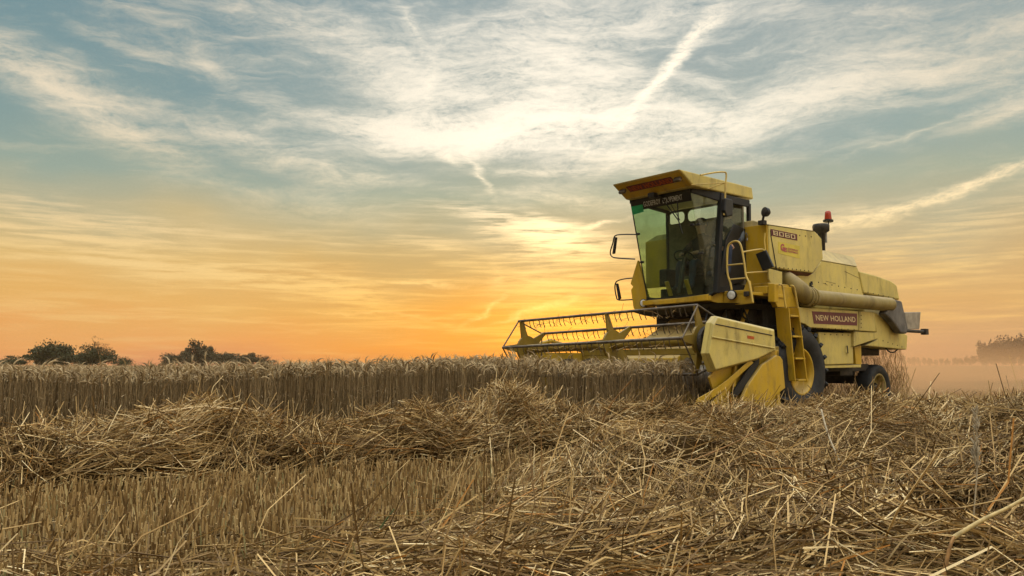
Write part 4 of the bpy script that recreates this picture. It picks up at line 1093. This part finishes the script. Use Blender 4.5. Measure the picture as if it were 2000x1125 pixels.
# foreground litter
Bf = Batch()
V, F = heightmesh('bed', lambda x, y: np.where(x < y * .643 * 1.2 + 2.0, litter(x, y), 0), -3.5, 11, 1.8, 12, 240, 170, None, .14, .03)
Bf.add(V, F, np.zeros(len(V)))  # bed kept very dark as painted shade under the loose straw
def inview(n, d0, d1, wide=1.18, pw=1.0):
    d = d0 + (d1 - d0) * rng.random(n) ** pw; hw = d * .643 * wide
    return rng.uniform(-hw - .9, hw + 2.1), d
def matmask(x, y): return 1 / (1 + np.exp(-(x - (-.35 + .22 * (y - 3.4))) * 4))
x, y = inview(190000, 2.2, 11.5, 1.2); k_ = (rng.random(len(x)) < matmask(x, y)) & (windrow(x, y) < .12); x, y = x[k_], y[k_]
lay_straw(Bf, litter, x, y, .12, .40, .0030, .26, along, .09, .02)
x, y = inview(14000, 2.2, 10.5, 1.2); k_ = (rng.random(len(x)) < matmask(x, y) * .8 + .06) & (windrow(x, y) < .1); x, y = x[k_], y[k_]
lay_straw(Bf, litter, x, y, .35, .85, .0037, .16, along + .1, .0, .05)
x, y = inview(9500, 2.2, 4.4, 1.2); k_ = rng.random(len(x)) < np.clip((4.6 - y) / 1.2, .10, 1); x, y = x[k_], y[k_]
lay_straw(Bf, litter, x, y, .25, .75, .0036, .14, along - .5, .02, .03)
x, y = inview(9000, 4.2, 7.5, 1.2); k_ = (x < .4) & (windrow(x, y) < .1); x, y = x[k_], y[k_]
k_ = rng.random(len(x)) < .22; lay_straw(Bf, litter, x[k_], y[k_], .2, .5, .003, .25, along, .0, .12)
# chaff: short broad flakes
x, y = inview(38000, 2.2, 8.0, 1.2); k_ = rng.random(len(x)) < matmask(x, y) * .5 + .12; x, y = x[k_], y[k_]
lay_straw(Bf, litter, x, y, .02, .07, .0042, .5, along, .02, .1)
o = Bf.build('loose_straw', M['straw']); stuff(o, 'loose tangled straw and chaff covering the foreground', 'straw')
# stubble rows
Bs = Batch()
row = .125
n_ = 62000
d = 2.6 + 9.5 * rng.random(n_) ** 1.15; xx = rng.uniform(-d * .643 * 1.2 - 1.6, d * .643 * 1.2 + 1.2)
q_ = (xx * LW.x + d * LW.y); q_ = np.round(q_ / row) * row + rng.normal(0, .016, n_); s_ = xx * RW.x + d * RW.y
xx = q_ * LW.x + s_ * RW.x; yy = q_ * LW.y + s_ * RW.y
k_ = (windrow(xx, yy) < .22) & (rng.random(n_) < np.where(matmask(xx, yy) > .6, .35, 1.0)) & (yy > 1.8); xx, yy = xx[k_], yy[k_]; N = len(xx)
hh = rng.uniform(.07, .135, N) * np.where(rng.random(N) < .06, 1.5, 1)
P0 = np.stack([xx, yy, np.zeros(N)], 1); lean = rng.normal(0, .13, (N, 2)); P2 = P0 + np.concatenate([lean * hh[:, None], hh[:, None]], 1)
P1 = (P0 + P2) / 2 + rng.normal(0, .004, (N, 3))
r = rng.uniform(.0034, .0060, N); Bs.add(*stalks(P0, P1, P2, r, r * .95, rng.beta(1.3, 1.4, N)))
# farther stubble, beyond and beside the machine
n_ = 26000
d = 10 + 45 * rng.random(n_) ** 1.6; xx = rng.uniform(-.1, 1.3, n_) * d * .643
k_ = (windrow(xx, d) < .1) & (((xx - ORG.x) * LW.x + (d - ORG.y) * LW.y) > -1.4) ; xx, d = xx[k_], d[k_]; N = len(xx)
hh = rng.uniform(.08, .15, N); P0 = np.stack([xx, d, np.zeros(N)], 1); P2 = P0 + np.concatenate([rng.normal(0, .02, (N, 2)), hh[:, None]], 1)
r = .003 + .00035 * d; Bs.add(*stalks(P0, (P0 + P2) / 2, P2, r, r, rng.beta(2, 2, N)))
o = Bs.build('stubble', M['stubble']); stuff(o, 'rows of short cut wheat stubble standing in the ground', 'stubble')

# ------------------------------------------------------------------ standing wheat
EDGE = [toworld(*p) for p in ((3.0, 2.15), (4.2, 2.05), (6.8, .9), (9.2, -.45), (11.4, -1.75), (15, -4.4), (22, -9.5))]
EX = np.array([p.x for p in EDGE])[::-1]; EY = np.array([p.y for p in EDGE])[::-1]
def in_wheat(x, y):
    """beyond the edge line, except where the machine has already cut"""
    e = np.interp(x, EX, EY, left=-99)
    lx = -((x - ORG.x) * RW.x + (y - ORG.y) * RW.y); ly = (x - ORG.x) * LW.x + (y - ORG.y) * LW.y
    front = (y > e) & (lx > 3.45) & (ly < 2.2)
    far_ = (ly < HY0 - .05) & (lx > -8)
    return front | (far_ & (lx <= 3.45)), y - e, lx, ly
def ear_template():
    """nodding ear with awns, growing from the origin along +z then bending to +x"""
    Vs, Fs = [], []
    K = 7
    for k in range(K + 1):
        t = k / K; a = t * 1.5; p = np.array([.052 * (1 - math.cos(a)) , 0, .062 * math.sin(a)]) * 1.25
        rr = .0075 * (math.sin(math.pi * (t * .86 + .10)) ** .7) * (1 + .18 * (k % 2))
        dx_, dz_ = math.cos(a), -math.sin(a)
        for s in range(4):
            b = s * math.pi / 2 + (.4 if k % 2 else 0); Vs.append(p + np.array([math.cos(b) * rr * dx_, math.sin(b) * rr, math.cos(b) * rr * dz_]))
    for k in range(K):
        for s in range(4):
            t = (s + 1) % 4; Fs += [(k * 4 + s, k * 4 + t, k * 4 + 4 + t), (k * 4 + s, k * 4 + 4 + t, k * 4 + 4 + s)]
    r_ = random.Random(3)
    for i in range(11):
        t = .1 + .9 * i / 10; a = t * 1.5; p = np.array([.065 * (1 - math.cos(a)), 0, .0775 * math.sin(a)])
        al = a * .85; s = (-1) ** i; d = np.array([math.sin(al), s * r_.uniform(.12, .4), math.cos(al)]); d /= np.linalg.norm(d); L = r_.uniform(.055, .08)
        sd_ = np.cross(d, [1, 0, 0]); sd_ /= np.linalg.norm(sd_); n = len(Vs)
        Vs += [p + sd_ * .0012, p - sd_ * .0012, p + d * L]; Fs += [(n, n + 1, n + 2)]
    return np.array(Vs), np.array(Fs)
EV, EF = ear_template()
Bh = Batch()
def plant(x, y, hmin, hmax, rs, es, leaves):
    N = len(x); h = rng.uniform(hmin, hmax, N) - np.clip((-1.5 - x) * .022, -.02, .11) + .045 * smoothnoise(x, y, 11, 1.2) + np.where(rng.random(N) < .05, rng.uniform(.03, .12, N), 0)
    P0 = np.stack([x, y, np.zeros(N)], 1); az_ = rng.random(N) * 6.283; ln = np.abs(rng.normal(0, .05, N)) * np.where(rng.random(N) < .12, 3.0, 1)
    top = P0 + np.stack([np.cos(az_) * ln, np.sin(az_) * ln, h], 1); mid_ = (P0 + top) / 2 + np.stack([np.cos(az_), np.sin(az_), 0 * az_], 1) * (-.2 * ln[:, None])
    tone = rng.beta(1.3, 1.5, N); r = rng.uniform(.7, 1.4, N) * rs
    Bh.add(*stalks(P0, mid_, top, r * 1.2, r * .55, tone * .68))
    bend = rng.normal(.15, .40, N); sc = rng.uniform(.85, 1.25, N) * es
    ca, sa = np.cos(az_), np.sin(az_); cb_, sb2 = np.cos(bend), np.sin(bend)
    E0 = EV[None] * sc[:, None, None]
    X1 = E0[..., 0] * cb_[:, None] + E0[..., 2] * sb2[:, None]; Z1 = -E0[..., 0] * sb2[:, None] + E0[..., 2] * cb_[:, None]
    Xw = X1 * ca[:, None] - E0[..., 1] * sa[:, None]; Yw = X1 * sa[:, None] + E0[..., 1] * ca[:, None]
    Vv = np.stack([Xw, Yw, Z1], 2) + top[:, None, :] - np.array([0, 0, .004])
    Bh.add(Vv, EF[None] + (np.arange(N) * len(EV))[:, None, None], np.repeat(np.clip(tone * .65 + .24, 0, 1), len(EV)))
    if leaves:
        k = rng.random(N) < leaves; n = k.sum(); f = rng.uniform(.2, .8, n)[:, None]
        b = P0[k] * (1 - f) + top[k] * f; th = rng.random(n) * 6.283; L = rng.uniform(.08, .20, n)[:, None]; dd = np.stack([np.cos(th), np.sin(th), np.zeros(n)], 1)
        m_ = b + dd * L * .45 + [0, 0, .03]; e_ = b + dd * L * .6 - np.stack([0 * th, 0 * th, rng.uniform(.06, .16, n)], 1)
        Bh.add(*stalks(b, m_, e_, np.full(n, .005), np.full(n, .0015), rng.beta(2, 2, n)))
def sample(n, x0, x1, y0, y1):
    x = rng.uniform(x0, x1, n); y = rng.uniform(y0, y1, n); return x, y
x, y = sample(150000, -13, 5, 3, 16); ok, de, lx, ly = in_wheat(x, y); k_ = ok & (de < 1.7) & (lx > 3.4); x, y, de = x[k_], y[k_], de[k_]
k_ = rng.random(len(x)) < np.clip(.85 - de * .32, .36, 1) * .80
plant(x[k_], y[k_], .76, .88, .0034, 1.05, .55)
x, y = sample(70000, -16, 6, 4, 24); ok, de, lx, ly = in_wheat(x, y); k_ = ok & (((de >= 1.7) & (de < 6)) | (lx < 3.4)); x, y = x[k_], y[k_]
k_ = rng.random(len(x)) < .32; plant(x[k_], y[k_], .76, .88, .0036, 1.05, .1)
x, y = sample(42000, -45, 16, 12, 60); ok, de, lx, ly = in_wheat(x, y); k_ = ok & ((de >= 6)) & (np.abs(x / y) < .85); x, y = x[k_], y[k_]
k_ = rng.random(len(x)) < .55; plant(x[k_], y[k_], .76, .87, .006, 1.4, 0)
o = Bh.build('wheat', M['wheat']); stuff(o, 'dense standing ripe wheat with nodding bearded ears along the cut edge', 'wheat')

# ------------------------------------------------------------------ straw falling from the back of the machine
Bd = Batch(); n_ = 3000
t_ = rng.random(n_) ** .8; lx_ = -3.9 - .75 * rng.random(n_) - .35 * t_; ly_ = rng.uniform(-.8, 1.15, n_); lz = 1.3 - 1.15 * t_
Pw = np.array(ORG)[None] - np.array(RW)[None] * lx_[:, None] + np.array(LW)[None] * ly_[:, None]; Pw[:, 2] = lz
d_ = rng.normal(0, .25, (n_, 3)) + np.array([.05, 0, -1]); d_ /= np.linalg.norm(d_, axis=1, keepdims=True); L = rng.uniform(.1, .3, n_)[:, None]
Bd.add(*stalks(Pw - d_ * L / 2, Pw + rng.normal(0, .012, (n_, 3)), Pw + d_ * L / 2, np.full(n_, .0028), np.full(n_, .0022), rng.beta(2, 2, n_) * .8 + .1))
Bd_ = Bd
o = Bd.build('falling_straw', M['straw']); stuff(o, 'chopped straw dropping behind the rear wheel of the machine', 'straw')

# straw caught on the header and lying on its ledges
Bc = Batch(); n_ = 420
ly_ = rng.uniform(HY0 + .1, HY1 - .3, n_); pick = rng.random(n_)
lx_ = np.where(pick < .45, rng.uniform(2.05, 2.16, n_), RX + RR_ * np.cos(ang0 + 2 * np.pi * rng.integers(0, NB, n_) / NB)); lz = np.where(pick < .45, 1.185, 0)
for i in range(n_):
    if pick[i] >= .45:
        b_ = ver(float(ly_[i]), int(rng.integers(0, NB))); lx_[i] = b_.x - .02; lz[i] = b_.z - rng.uniform(-.02, .12)
Pw = np.array(ORG)[None] - np.array(RW)[None] * lx_[:, None] + np.array(LW)[None] * ly_[:, None]; Pw[:, 2] = lz
d_ = rng.normal(0, 1, (n_, 3)) * np.array([1, 1, .6]); d_ /= np.linalg.norm(d_, axis=1, keepdims=True); d_[pick < .45, 2] *= .1; L = rng.uniform(.08, .28, n_)[:, None]
Bc.add(*stalks(Pw - d_ * L / 2, Pw + rng.normal(0, .015, (n_, 3)) * (pick >= .45)[:, None], Pw + d_ * L / 2, np.full(n_, .0035), np.full(n_, .0025), rng.beta(2, 2, n_)))
o = Bc.build('caught_straw', M['straw']); stuff(o, 'bits of straw caught on the reel bars and header beam', 'straw')

# ------------------------------------------------------------------ trees
def leafmat(name, col):
    m, T_, p, out = newmat(name)
    a = T_.node('ShaderNodeAttribute', attribute_name='tone')
    c = T_.ramp(a.outputs['Fac'], [(0, tuple(x * .55 for x in col)), (1, tuple(x * 1.5 for x in col))])
    T_.put(p.inputs['Base Color'], c); p.inputs['Roughness'].default_value = .7; p.inputs['Specular IOR Level'].default_value = .2
    return m
M['leaf'] = leafmat('tree_leaves', (.045, .052, .020)); M['leaf2'] = leafmat('tree_leaves_brown', (.060, .052, .024)); M['leaf3'] = leafmat('far_wood_leaves', (.022, .020, .011))
M['bark'] = plain('bark', (.07, .05, .035), .9, 0, .4, 20, .4)
def crown_arrays(c, rx, rz, n, leaf, clumps, seed, squash=.7):
    r_ = np.random.default_rng(seed)
    cd = r_.normal(0, 1, (clumps, 3)); cd /= np.linalg.norm(cd, axis=1, keepdims=True); cc = cd * (r_.uniform(.15, .72, clumps) )[:, None]
    cc[:, 2] = np.where(r_.random(clumps) < .3, -np.abs(cc[:, 2]), np.abs(cc[:, 2]) * 1.05 - .12)
    cr = r_.uniform(.16, .38, clumps); ci = r_.integers(0, clumps, n)
    q = r_.normal(0, 1, (n, 3)); q /= np.linalg.norm(q, axis=1, keepdims=True); q *= (r_.random(n) ** .45)[:, None] * cr[ci][:, None] * r_.uniform(.7, 1.25, n)[:, None]
    p = cc[ci] + q; p = p * np.array([rx, rx, rz]) + np.array(c)
    a = r_.normal(0, 1, (n, 3)); a /= np.linalg.norm(a, axis=1, keepdims=True); b = np.cross(a, r_.normal(0, 1, (n, 3))); b /= np.linalg.norm(b, axis=1, keepdims=True)
    s = leaf * r_.uniform(.6, 1.5, n)[:, None]
    V = np.stack([p - a * s, p + b * s * .55, p + a * s, p - b * s * .55], 1)
    F = np.array([(0, 1, 2), (0, 2, 3)])[None] + (np.arange(n) * 4)[:, None, None]
    t = np.clip(.5 + r_.normal(0, .16, clumps)[ci] + r_.normal(0, .12, n), 0, 1)
    return V, F, np.repeat(t, 4)
def tree(u, vtop, wpx, d, label, name='broadleaf_tree', mat='leaf', n=3200, clumps=22, seed=1, group=None, low=.0):
    x = (u - 1000) / F_PX * d; H = CAM_H + (HOR - vtop) / F_PX * d; rx = wpx / F_PX * d / 2 * 1.25
    root = bpy.data.objects.new(name, None); C.objects.link(root); root.location = (x, d, 0)
    rz = H * (1 - low) / 2; cz = H - rz
    t_ = MB(); t_.tube(smooth_path([(0, 0, -.1), (.06, .03, H * .3), (-.05, .05, H * .6), (.05, 0, H * .85)], 3), [H * .030 * (1 - .8 * i / 9) for i in range(10)], 8)
    r_ = random.Random(seed)
    for i in range(7):
        a = i * .9 + r_.random(); z0 = H * r_.uniform(.3, .6); e = Vector((math.cos(a) * rx * .6, math.sin(a) * rx * .6, z0 + H * r_.uniform(.15, .3)))
        t_.tube([(0, 0, z0), Vector((0, 0, z0)).lerp(e, .5) + Vector((0, 0, H * .03)), e], [H * .014, H * .009, H * .004], 6)
    t_.build('trunk', 'bark', root)
    V, F, T_ = crown_arrays((0, 0, cz * .98), rx * 1.10, rz * 1.20, int(n * 2.2), H * .036, int(clumps * 1.5), seed)
    c = mesh_np('crown', V.reshape(-1, 3), F.reshape(-1, 3), T_, [M[mat]]); c.parent = root
    return tag(root, label, 'tree', group)
GT = 'trees along the far edge of the wheat'
tree(26, 693, 80, 150, 'low round bush beside the tallest dark tree, first of the tree line', 'bush', n=2200, seed=1, group=GT, low=.05)
tree(108, 667, 92, 150, 'tallest dark round-crowned tree beyond the wheat, next to the low round bush', n=4200, clumps=26, seed=2, group=GT)
tree(190, 673, 80, 155, 'dark spreading tree directly behind the feathery grass plume', n=3800, clumps=24, seed=3, group=GT)
tree(246, 697, 40, 150, 'small shrub between the dark spreading tree and the small pointed tree', 'bush', n=1200, seed=4, group=GT, low=.05)
tree(343, 684, 56, 200, 'small pointed tree beside the open-branched tall tree', n=1800, seed=5, group=GT, mat='leaf2')
tree(384, 664, 52, 205, 'open-branched tall tree standing highest in the browner clump', n=1700, clumps=15, seed=6, group=GT, mat='leaf2')
tree(413, 665, 34, 205, 'narrow tall tree beside the open-branched one', n=1100, clumps=9, seed=7, group=GT, mat='leaf2')
tree(444, 682, 62, 200, 'rounded middling tree next to the narrow tall tree', n=2200, seed=8, group=GT, mat='leaf2')
tree(487, 687, 56, 205, 'low broad tree between the rounded middling tree and the lowest bushy one', n=1900, seed=9, group=GT, mat='leaf2')
tree(520, 695, 44, 210, 'lowest bushy tree at the tail of the browner clump', n=1500, seed=10, group=GT, mat='leaf2')
tree(1290, 644, 90, 110, 'dark tree seen through the raised reel below the cab', n=3400, clumps=20, seed=11, mat='leaf2', low=.05)
# far woods on the right, fading into the dust: one mass each
def wood(name, u0, u1, vtop, d, n, label, seed, mat='leaf3', jag=.12, dpt=40):
    r_ = np.random.default_rng(seed); Bt = Batch()
    for i in range(n):
        u = u0 + (u1 - u0) * (i + r_.random()) / n; dd = d + r_.uniform(0, dpt); x = (u - 1000) / F_PX * dd
        H = (CAM_H + (HOR - vtop(u)) / F_PX * d) * r_.uniform(1 - jag, 1 + jag * .6)
        V, F, T_ = crown_arrays((x, dd, H * .50), H * r_.uniform(.24, .36), H * .50, 1500, H * .026, 22, seed * 100 + i)
        Bt.add(V, F, T_)
    o_ = Bt.build(name, M[mat]); return stuff(o_, label, 'woodland')
wood('woodland', 1908, 2180, lambda u: 650 + 4 * math.sin(u * .05), 330, 30, 'tall hazy block of woodland beyond the drifting dust', 21, jag=.10)
wood('woodland', 1745, 2250, lambda u: 692 - 5 * math.sin(u * .03), 430, 60, 'low line of far woodland fading into the dust behind the machine', 22)

# ------------------------------------------------------------------ single plants that stand out
def stem(name, pts, r, mat, label, cat, group=None, extra=None):
    m = MB(); m.tube(smooth_path(pts, 5), [r * (1 - .5 * i / (len(pts) * 5 - 5)) for i in range(len(pts) * 5 - 4)], 7)
    if extra: extra(m)
    o_ = m.build(name, mat); return tag(o_, label, cat, group)
M['stem_pale'] = plain('pale_stem', (.50, .37, .16), .6, 0, .3, 40); M['stem_brown'] = plain('brown_stem', (.27, .14, .045), .7, 0, .35, 40)
M['stem_green'] = plain('green_stem', (.09, .11, .035), .6, 0, .3, 40); M['stem_grey'] = plain('grey_stem', (.36, .29, .19), .7, 0, .3, 40)
def W3(u, v, d): r_ = ray(u, v); return Vector((0, 0, CAM_H)) + r_ * (d / r_.y)
stem('loose_reed', [W3(1862, 1050, 2.75), W3(1920, 1015, 2.74), W3(1975, 988, 2.73), W3(2060, 938, 2.72)], .0085, 'stem_pale', 'thick pale jointed reed lying across the loose straw, the widest stalk there', 'straw stalk')
stem('loose_reed', [W3(1838, 1150, 2.7), W3(1855, 1070, 2.72), W3(1864, 1048, 2.74)], .008, 'stem_brown', 'short upright brown butt under the thick pale reed', 'straw stalk')
def seeds(m):
    r_ = random.Random(5)
    for i in range(60):
        v = 805 + 110 * r_.random(); p = W3(1907 + r_.uniform(-4, 4), v, 3.0 + r_.uniform(-.01, .01)); d_ = Vector((r_.uniform(-.5, .5), r_.uniform(-.5, .5), 1)).normalized()
        m.tube([p, p + d_ * .018, p + d_ * .030], [.001, .0035, .0005], 4)
stem('wild_grass', [W3(1894, 1150, 3.0), W3(1902, 1010, 3.0), W3(1909, 905, 3.0), W3(1906, 805, 3.0)], .0036, 'stem_grey', 'tall upright grey grass stem with a narrow seed head, rising beside the thick pale reed', 'grass stem', None, seeds)
stem('tall_weed', [W3(1146, 930, 6.2), W3(1172, 838, 6.15), W3(1190, 795, 6.1), W3(1216, 762, 6.05), W3(1234, 742, 6.0)], .008, 'stem_brown', 'kinked brown weed stalk rising in front of the wheat', 'weed stalk')
stem('wild_grass', [W3(1061, 990, 4.6), W3(1058, 900, 4.6), W3(1056, 840, 4.6), W3(1052, 818, 4.6)], .004, 'stem_brown', 'thin upright brown stem between the stubble and the straw heap', 'grass stem')
stem('wild_grass', [W3(738, 1040, 3.9), W3(752, 1018, 3.9), W3(770, 994, 3.9)], .006, 'stem_green', 'short dark green blade in the stubble', 'grass blade')
stem('loose_reed', [W3(1352, 900, 4.8), W3(1440, 862, 4.9), W3(1515, 822, 5.0)], .005, 'stem_brown', 'long brown straw slanting up over the middle of the straw mat', 'straw stalk')
stem('loose_reed', [W3(1604, 800, 5.6), W3(1618, 850, 5.4), W3(1640, 900, 5.2), W3(1655, 930, 5.1)], .007, 'stem_grey', 'grey broken stalk slanting down in the straw in front of the rear wheel', 'straw stalk')
def plume(m):
    r_ = random.Random(8)
    base_ = [W3(196, 712, 7.9), W3(192, 690, 7.9), W3(186, 668, 7.9), W3(178, 660, 7.9)]
    for i in range(34):
        t = r_.random(); p = base_[1].lerp(base_[3], t) if t > .5 else base_[1].lerp(base_[2], t * 2)
        e = p + Vector((r_.uniform(-.02, .16) * (1.2 - .5 * t), r_.uniform(-.05, .05), r_.uniform(-.05, .03)))
        m.tube([p, p.lerp(e, .5) + Vector((0, 0, .012)), e], .0008, 3)
        for q in (.6, .8, 1.0): c = p.lerp(e, q) + Vector((0, 0, .004)); m.tube([c, c + Vector((.006, 0, -.006)), c + Vector((.010, 0, -.012))], [.0006, .0026, .0004], 4)
stem('grass_plume', [W3(200, 780, 7.9), W3(197, 715, 7.9), W3(192, 690, 7.9), W3(180, 661, 7.9)], .0022, 'stem_brown', 'feathery grass plume standing above the wheat before the dark spreading tree', 'grass plume', None, plume)

# ------------------------------------------------------------------ dust and haze
def volume_box(name, lo, hi, build):
    b = MB(); c = [(a + e) / 2 for a, e in zip(lo, hi)]; b.box(c, [e - a for a, e in zip(lo, hi)])
    m = bpy.data.materials.new(name); m.use_nodes = True; m.node_tree.nodes.clear(); T_ = NT(m.node_tree)
    out = T_.node('ShaderNodeOutputMaterial'); v = T_.node('ShaderNodeVolumePrincipled'); T_.l.new(v.outputs[0], out.inputs['Volume'])
    build(T_, v); o_ = b.build(name, m); return o_
def hz(T_, v):
    v.inputs['Color'].default_value = (.80, .62, .44, 1); v.inputs['Density'].default_value = .00025; v.inputs['Anisotropy'].default_value = .35
o = volume_box('haze', (-520, -60, -1), (520, 560, 20), hz); tag(o, 'thin evening haze filling the air over the field', 'haze', None, 'stuff')
def du(T_, v):
    p = T_.node('ShaderNodeTexCoord').outputs['Object']
    s = T_.node('ShaderNodeSeparateXYZ'); T_.put(s.inputs[0], p)
    n = T_.noise(T_.mapping(p, scale=(.10, .10, .35)), 1.0, 3.0, .55).outputs['Fac']
    h = T_.math('EXPONENT', T_.math('MULTIPLY', s.outputs[2], -1 / 0.75))
    e = T_.rng(s.outputs[2], 4.2, 1.2)
    ex = T_.math('MULTIPLY', T_.rng(s.outputs[0], 8.0, 13.0), T_.math('MULTIPLY', T_.rng(s.outputs[1], 15, 21), T_.rng(s.outputs[1], 78, 50)))
    f = T_.math('MULTIPLY', T_.math('MULTIPLY', h, e), T_.math('MULTIPLY', ex, T_.rng(n, .38, .64, .03, 1.45)))
    T_.put(v.inputs['Density'], T_.math('MULTIPLY', f, .15)); v.inputs['Color'].default_value = (.80, .54, .32, 1); v.inputs['Anisotropy'].default_value = .5
o = volume_box('dust', (7, 14.5, .02), (75, 80, 6), du); tag(o, 'cloud of pale dust drifting low behind the machine', 'dust', None, 'stuff')

# ------------------------------------------------------------------ one part per separate piece
def split_pieces(o):
    me = o.data; n = len(me.vertices); par = list(range(n))
    def find(a):
        while par[a] != a: par[a] = par[par[a]]; a = par[a]
        return a
    for p in me.polygons:
        vs_ = list(p.vertices)
        for b in vs_[1:]:
            ra, rb = find(vs_[0]), find(b)
            if ra != rb: par[ra] = rb
    isl = {}
    for i in range(n): isl.setdefault(find(i), []).append(i)
    B = []
    for r_, vi in isl.items():
        c = np.array([me.vertices[i].co for i in vi]); B.append([c.min(0) - .012, c.max(0) + .012, {r_}])
    merged = True
    while merged:
        merged = False
        for i in range(len(B)):
            for j in range(i + 1, len(B)):
                if (B[i][0] <= B[j][1]).all() and (B[j][0] <= B[i][1]).all():
                    B[i] = [np.minimum(B[i][0], B[j][0]), np.maximum(B[i][1], B[j][1]), B[i][2] | B[j][2]]; del B[j]; merged = True; break
            if merged: break
    if len(B) < 2 or len(B) > 8: return
    for k_, b in enumerate(B):
        keep_ = [i for i in range(n) if find(i) in b[2]]; idx = {v: q for q, v in enumerate(keep_)}
        fs_ = [p for p in me.polygons if p.vertices[0] in idx]
        m2 = bpy.data.meshes.new(o.name.split('.')[0]); m2.from_pydata([me.vertices[i].co[:] for i in keep_], [], [[idx[v] for v in p.vertices] for p in fs_])
        m2.polygons.foreach_set('use_smooth', [p.use_smooth for p in fs_])
        for m in me.materials: m2.materials.append(m)
        if k_ == 0: first = m2; continue
        c = o.copy(); c.data = m2; C.objects.link(c)
    o.data = first
for o in list(bpy.data.objects):
    if o.type == 'MESH' and o.parent is not None and len(o.data.vertices) < 3000 and o.name.split('.')[0] not in ('lettering', 'number', 'tread', 'grain_tank', 'engine_hood', 'straw_hood', 'side_panel', 'flank_panel', 'service_door', 'tail_cover', 'crown', 'trunk', 'hair', 'tine_bar', 'cutter_bar', 'spider', 'hub', 'rim', 'rear_wall'):
        split_pieces(o)
